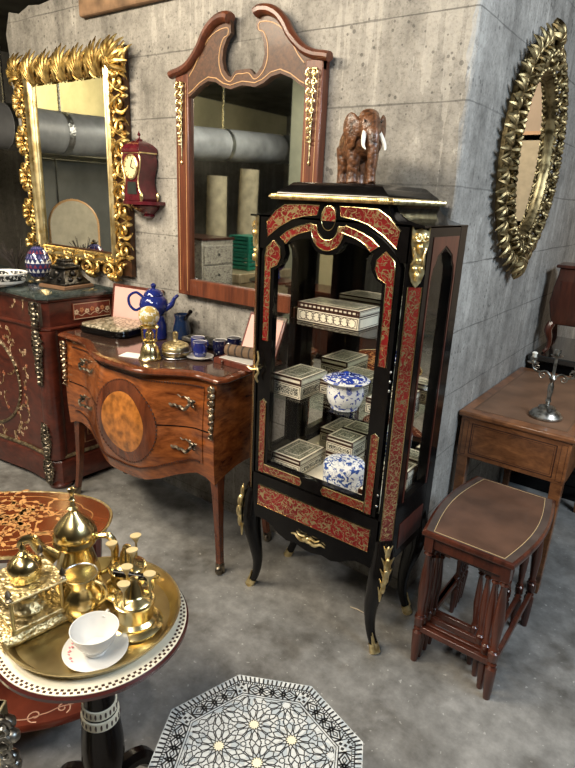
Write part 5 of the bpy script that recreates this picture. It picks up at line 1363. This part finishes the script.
def candelabrum():
    s = M['silver']
    t = thing('candelabrum', 'small antique silver three-light candelabrum on the desk, one arm with a white candle', 'candelabrum', (-.44, 2.44, .7295), radians(-8))
    b = MB(); b.lathe([(.060,0),(.065,.003),(.065,.01),(.06,.014),(.056,.022),(.044,.030),(.036,.034),(.034,.044),(.014,.052)], seg=36); b.obj('base', s, t)
    b = MB(); b.lathe([(.01,.05),(.007,.06),(.012,.07),(.008,.085),(.011,.11),(.012,.135),(.007,.15),(.012,.16),(.016,.168),(.009,.176),(.006,.185),(.006,.255),(.008,.26)], seg=20); b.obj('stem', s, t)
    for sx in (-1, 1):
        b = MB(); b.tube(smooth_path([(0,0,.165),(sx*.03,0,.19),(sx*.06,0,.182),(sx*.082,0,.19),(sx*.088,0,.212)], 6), lerp_list([.005,.004,.0045,.004,.004], 25), 8)
        b.tube([(x, 0, z_) for x, z_, _ in spiral(.016,.004,1.3,pi/2,(sx*.042,.172),-sx,16)], .0028, 6); b.tube([(x, 0, z_) for x, z_, _ in spiral(.012,.003,1.2,-pi/2,(sx*.068,.2),sx,14)], .0024, 6)
        b.obj('arm', s, t)
    for x, z0 in ((-.088,.21),(0,.258),(.088,.21)):
        b = MB(); b.lathe([(.006,0),(.02,.003),(.024,.007),(.02,.008),(.01,.009),(.013,.016),(.014,.03),(.011,.03),(.009,.014)], (x,0,z0), 24); b.obj('candle_cup', s, t)
    b = MB(); b.lathe([(.0085,.0),(.009,.003),(.009,.026),(.012,.032),(.008,.036),(.002,.036)], (-.088,0,.2245), 16); b.obj('candle', plain('white_wax', (.82,.8,.7), .5, var=.03), t)
candelabrum()
def back_right():
    t = thing('black_side_table', 'low black polished cabinet beyond the desk, against the right-hand wall', 'cabinet', (-.36, 3.26, 0))
    b = MB(); b.box((-.375,0,.755), (.5,.62,.79)); b.obj('top', plain('black_polish', (.012,.013,.012), .12, 0, .7), t, bevel=.006)
    b = MB(); b.box((-.36,.02,.08), (.48,.6,.755)); b.obj('body', M['ebony'], t, bevel=.004)
    b = MB(); b.box((-.36,.015,0), (.48,.6,.08)); b.obj('plinth', M['ebony'], t)
    b = MB(); b.rectring(.36,.27,[(0,0),(0,.008),(.02,.012),(.03,.004),(.03,0)], (0,0)); b.M = Matrix.Identity(4)
    q = MB().at(Matrix.Translation((.06,.02,.41)) @ Matrix(((1,0,0,0),(0,0,-1,0),(0,1,0,0),(0,0,0,1)))); q.rectring(.36,.27,[(0,0),(0,.008),(.02,.012),(.03,.004),(.03,0)]); q.obj('door_moulding', M['ebony'], t)
    c = thing('small_chest', 'small red-brown chest on curved legs standing on the black cabinet', 'chest', (-.525, 3.46, .7925), radians(4))
    w, d = .17, .11
    b = MB(); L = []
    for z, k in ((.16,.86),(.2,.95),(.28,1.04),(.36,1.0),(.43,.93),(.465,.92)): L.append([(-w*k,-d*k,z),(w*k,-d*k,z),(w*k,d*k,z),(-w*k,d*k,z)])
    b.loft(L); b.obj('chest_body', M['mahogany'], c, bevel=.006)
    b = MB(); b.box((-w-.004,-d-.004,.465), (w+.004,d+.004,.482)); b.obj('chest_top', M['mahogany'], c, bevel=.005)
    b = MB(); b.box((-w*.8,-d*1.02,.30), (w*.8,-d*1.02+.004,.40)); dr = b.obj('drawer', M['mahogany'], c, bevel=.002)
    b = MB(); b.ell((0,-d*1.06,.35), (.01,.008,.01), 10, 6); b.obj('knob', M['brass_worn'], dr)
    for sx in (-1, 1):
        for sy in (-1, 1):
            C = [(.86,.17,.02),(.93,.13,.021),(.84,.07,.013),(.86,.025,.011),(.95,.0,.013)]
            P = smooth_path([(sx*w*k, sy*d*k, z) for k, z, r in C], 5); b = MB(); b.tube(P, lerp_list([r for _, _, r in C], len(P)), 8); b.obj('leg', M['mahogany'], c)
    g = thing('glass_bottle', 'small clear glass bottle with stopper on the black cabinet', 'bottle', (-.40, 3.30, .791))
    b = MB(); b.lathe([(.022,0),(.028,.004),(.03,.03),(.022,.05),(.01,.06),(.01,.075),(.013,.078)], seg=24); b.obj('bottle_body', glass_mat('bottle_glass', (.8,.85,.82)), g)
    b = MB(); b.lathe([(.009,.074),(.008,.08),(.014,.088),(.012,.098),(.002,.104)], seg=16); b.obj('stopper', M['silver'], g)
back_right()
def splinter():
    b = MB(); b.tube([(-.03,0,.003),(0,.002,.004),(.03,0,.003)], [.001,.0025,.001], 6)
    tag(b.obj('wood_splinter', plain('pale_splinter', (.6,.5,.35), .7), None, (-.85, 1.71, 0), radians(5)), 'thin pale splinter of wood on the floor under the display cabinet', 'splinter')
splinter()
def corner_frame():
    t = thing('carved_silver_frame', 'cream-edged frame with carved silvery ornament at the bottom left corner', 'frame', (-1.06, .36, 0), radians(35))
    b = MB(); b.box((-.16,-.03,.0), (.10,.0,.02)); b.box((-.13,-.02,.02), (.07,-.008,.53)); b.obj('panel', M['ebony'], t)
    b = MB(); b.box((.07,-.032,.02), (.095,.0,.535)); b.box((-.155,-.032,.02), (-.13,.0,.535)); b.box((-.155,-.032,.51), (.095,.0,.535)); b.obj('cream_edge', plain('cream_edge_paint', (.62,.56,.36), .5), t, bevel=.004)
    b = MB(); r = random.Random(6)
    for k in range(26):
        z = .04+.019*k; b.ell((.1+.014*sin(k*1.7), -.03+.01*cos(k*2.1), z), (.02,.016,.016), 8, 6)
        b.tube([(.105+x, -.045, zz) for x, zz, _ in spiral(.018,.004,1.2,k,(0,z),1 if k % 2 else -1,12)], .004, 5)
    b.obj('silver_carving', M['silver'], t)
corner_frame()
# ---------------------------------------------------------------- the rest of the room, seen in the mirrors
def room_things():
    duct = plain('duct_foil', (.36,.37,.38), .5, .25, var=.25, vs=5, bmp=.3)
    t = thing('ventilation_duct', 'large round grey foil-covered ventilation duct running below the ceiling at the far left', 'duct', (-4.95, 0, 0))
    dz = lambda y: 2.0 + .047*max(0, .5-y)
    b = MB(); b.tube([(0,y,dz(y)) for y in (-4.2,-2,.4,.8,5.6)], .178, 36, up=(0,0,1)); b.obj('duct_skin', duct, t)
    for k in range(9):
        y = -3.6+1.05*k; b = MB(); b.tube([(0,y-.03,dz(y)),(0,y+.03,dz(y))], .182, 36); s = b.obj('foil_strap', metal('bright_foil', (.62,.63,.62), .3, 60, .6), t)
        if k % 2 == 0:
            b = MB(); b.box((-.012,y-.006,dz(y)+.178), (.012,y+.006,2.85)); b.obj('hanger', M['steel'], t)
    grey = plain('grey_green_panel', (.12,.12,.105), .6, var=.2, vs=3)
    w = thing('wardrobe', 'tall grey-green panelled wardrobe under the duct, reflected in the gilded mirror', 'wardrobe', (-5.55, .15, 0))
    b = MB(); b.box((-.3,-1.0,0), (.25,1.0,1.85)); b.obj('wardrobe_body', grey, w, bevel=.01)
    for k in range(3):
        b = MB(); y = -.97+.655*k; b.box((.25,y,.08), (.272,y+.63,1.8)); d = b.obj('door', grey, w, bevel=.006)
        b = MB(); b.box((.272,y+.56,.9), (.285,y+.575,1.05)); b.obj('handle', M['steel'], d)
    cream = plain('cream_damask', (.62,.56,.42), .8, var=.12, vs=14)
    c = thing('domed_screen', 'cream fabric screen with rounded top, reflected in the gilded mirror', 'screen', (-4.5, .83, 0), radians(-62))
    o = [(-.19,.5),(-.19,1.24)] + [(-.19*cos(pi*i/14), 1.24+.2*sin(pi*i/14)) for i in range(15)] + [(.19,.5)]
    b = MB(); b.plate(o, -.02, .02); b.obj('fabric_panel', cream, c)
    b = MB(); b.tube([(x, 0, z) for x, z in o], .018, 8); b.obj('frame', M['line_inlay'], c)
    for sx in (-1, 1): b = MB(); b.box((sx*.18-.02,-.15,0), (sx*.18+.02,.15,.04)); b.box((sx*.18-.018,-.018,.04), (sx*.18+.018,.018,.52)); b.obj('foot', M['mahogany'], c)
    g = thing('wooden_trunk', 'big pale wooden trunk in the room behind, reflected in the pediment mirror', 'trunk', (-4.3, -1.15, 0))
    b = MB(); b.box((-.3,-.5,0), (.3,.4,.66)); b.obj('trunk_body', wood('pale_trunk_wood', (.22,.17,.1), (.45,.37,.24), (4,4,12)), g, bevel=.01)
    b = MB(); b.box((-.31,-.51,.66), (.31,.41,.76)); b.obj('trunk_lid', wood_cache('pale_trunk_lid', (.22,.17,.1), (.45,.37,.24)), g, bevel=.01)
    gr = plain('green_plastic', (.012,.16,.11), .4, var=.15)
    def crate(label, z):
        k = thing('plastic_crate', label, 'crate', (-4.25, -1.2, z), radians(0), 'green crates')
        b = MB(); b.box((-.13,-.17,0), (.13,.17,.012))
        for s in (-1, 1):
            for j in range(4): b.box((s*.13-.006,-.17,.012+.042*j), (s*.13+.006,.17,.042+.042*j)); b.box((-.13,s*.17-.006,.012+.042*j), (.13,s*.17+.006,.042+.042*j))
            for q in (-1, 1): b.box((s*.13-.015,q*.17-.015,0), (s*.13+.015,q*.17+.015,.175))
        b.obj('crate_shell', gr, k, bevel=.003)
        b = MB(); b.box((-.14,-.18,.172), (.14,.18,.184)); b.obj('crate_lid', gr, k, bevel=.003)
    crate('green plastic crate directly on the wooden trunk, seen in the pediment mirror', .761); crate('green plastic crate on top of the other one, seen in the pediment mirror', .9455)
    tan = plain('tan_carpet_back', (.42,.36,.24), .9, var=.25, vs=10, bmp=.3)
    for x, y, h, a, lab in ((-4.92,-1.35,1.75,.02,'tall tan rolled carpet standing behind the green crates'),(-4.85,-1.80,1.85,.06,'tan rolled carpet leaning right of the one behind the crates')):
        r_ = thing('rolled_carpet', lab, 'carpet', (x, y, 0), 0, 'rolled carpets')
        b = MB(); b.tube(smooth_path([(0,0,0),(a*.3,0,h*.4),(a,0,h)], 6), lerp_list([.13,.125,.115], 13), 20); b.obj('roll', tan, r_)
        b = MB(); b.tube([(a,0,h-.001),(a,0,h+.004)], .05, 14); b.obj('roll_end', M['box_dark'], r_)
    m = thing('drawer_chest', 'pale inlaid chest of drawers in the room behind, reflected in the pediment mirror', 'chest of drawers', (-4.25, -.42, 0))
    b = MB(); b.box((-.25,-.22,.0), (.25,.22,1.12)); b.obj('chest_body', mosaic_cache(), m, bevel=.005)
    for k in range(5): b = MB(); b.box((.25,-.2,.09+.2*k), (.264,.2,.27+.2*k)); d = b.obj('drawer', mosaic_cache(), m, bevel=.004); q = MB(); q.ell((.27,0,.18+.2*k), (.012,.012,.012), 8, 6); q.obj('knob', M['ebony'], d)
    b = MB(); b.box((-.26,-.23,1.12), (.262,.23,1.14)); b.obj('chest_top', M['box_dark'], m)
    l = thing('blue_glass_lamp', 'blue glass dome lamp in the room behind, reflected low in the pediment mirror', 'lamp', (-3.55, -.72, .0))
    b = MB(); b.lathe([(.2,0),(.22,.02),(.05,.06),(.04,.7),(.22,.74),(.22,.76)], seg=28); b.obj('lamp_stand', M['mahogany'], l)
    b = MB(); b.lathe([(.07,.761),(.09,.78),(.08,.85),(.11,.87),(.14,.92),(.13,.99),(.08,1.05),(.02,1.08)], seg=30); b.obj('lamp_dome', ENB, l)
    sb = thing('sideboard', 'dark sideboard in the room behind, reflected in the display cabinet mirror back', 'sideboard', (-3.05, -1.2, 0))
    b = MB(); b.box((-.5,-.2,.06), (.5,.2,.66)); b.obj('body', M['mahogany'], sb, bevel=.006)
    b = MB(); b.box((-.52,-.22,.66), (.52,.22,.69)); b.obj('top', M['mahogany'], sb, bevel=.006)
    b = MB(); b.box((-.48,-.18,0), (.48,.18,.06)); b.obj('plinth', M['ebony'], sb)
    for s in (-1, 1): b = MB(); b.box((s*.25-.22,.2,.1), (s*.25+.22,.215,.63)); d = b.obj('door', M['mahogany'], sb, bevel=.005); q = MB(); q.ell((s*.05,.225,.36), (.012,.014,.012), 8, 6); q.obj('knob', M['brass'], d)
    ml = thing('white_diamond_lamp', 'dark mosaic lamp with white diamonds on the sideboard, reflected inside the display cabinet', 'lamp', (-3.33, -1.08, .691))
    b = MB(); b.lathe([(.04,0),(.03,.02),(.06,.05),(.10,.10),(.09,.16),(.05,.2),(.01,.22)], seg=30); b.obj('lamp_shade', mosaic('diamond_lamp_glass', (.7,.68,.6), (.03,.03,.035), 26, .16, (.05,.05,.06)), ml)
    b = MB(); b.lathe([(.012,.218),(.014,.23),(.004,.25)], seg=14); b.obj('finial', M['bronze_mount'], ml)
    bj = thing('black_jug', 'rounded black jug on the sideboard, reflected inside the display cabinet', 'jug', (-2.8, -1.08, .691))
    b = MB(); b.lathe([(.06,0),(.09,.03),(.12,.09),(.11,.15),(.06,.2),(.05,.23),(.06,.25)], seg=30); b.obj('jug_body', M['ebony'], bj)
    b = MB(); b.tube(smooth_path([(.055,0,.235),(.12,0,.22),(.14,0,.16),(.115,0,.11)], 5), .012, 8); b.obj('handle', M['ebony'], bj)
    struct('pillar', MB().box((-3.46,-1.72,0), (-3.3,-1.56,2.85)), M['cream_and_glow'])
    p = thing('picture_frame', 'large pale picture frame hanging on the far wall, reflected in the oval mirror', 'frame', (.12, 6.095, 1.35), radians(-90))
    b = MB().at(Matrix(((0,0,-1,0),(1,0,0,0),(0,1,0,.45),(0,0,0,1)))); b.rectring(.35,.45,[(0,0),(0,.03),(.05,.04),(.08,.01),(.08,0)]); b.obj('moulding', M['line_inlay'], p)
    b = MB(); b.box((-.01,-.33,.03), (.0,.33,.87)); b.obj('canvas', cream, p)
room_things()

# ---------------------------------------------------------------- light
def area(name, loc, tgt, sx, sy, power, col):
    l = bpy.data.lights.new(name, 'AREA'); l.shape = 'RECTANGLE'; l.size = sx; l.size_y = sy; l.energy = power; l.color = col
    o = bpy.data.objects.new(name, l); COL.objects.link(o); o.location = loc
    d = Vector(tgt) - Vector(loc); o.rotation_euler = d.to_track_quat('-Z', 'Y').to_euler()
    return o
area('ceiling_tube_or_fill', (-2.4,.1,2.7), (-2.2,1.2,.6), 1.3, .35, 78, (1,.86,.66))
area('ceiling_tube_or_fill', (-.9,-.6,2.7), (-.9,.9,.6), 1.3, .35, 60, (1,.90,.76))
area('ceiling_tube_or_fill', (1.5,1.3,2.75), (-.7,2.2,1.0), 1.3, .5, 52, (.62,.81,1))
area('ceiling_tube_or_fill', (.8,4.6,2.7), (.3,6,1.6), 1.0, .3, 25, (1,.85,.68))  # unseen fill, added so the oval mirror reflects a warm far wall
area('ceiling_tube_or_fill', (-5.3,.2,2.8), (-6.3,.3,2.3), 1.6, .2, 60, (1,.86,.55))
area('ceiling_tube_or_fill', (1.05,2.0,2.75), (-.8,1.75,.6), .9, .25, 30, (.95,.97,1))  # unseen fill, added to brighten the inside of the display cabinet
area('ceiling_tube_or_fill', (-3.6,-1.2,2.75), (-4.2,-1.4,.8), 1.4, .4, 45, (1,.95,.84))  # unseen fill, added to brighten the furniture reflected in the mirrors
w = bpy.data.worlds.new('room_air'); SC.world = w; w.use_nodes = True
w.node_tree.nodes['Background'].inputs[0].default_value = (.9,.95,1,1); w.node_tree.nodes['Background'].inputs[1].default_value = .05
SC.view_settings.view_transform = 'Standard'; SC.view_settings.look = 'None'; SC.view_settings.gamma = 1; SC.view_settings.exposure = .2
SC.cycles.max_bounces = 10; SC.cycles.transparent_max_bounces = 12; SC.cycles.sample_clamp_indirect = 6
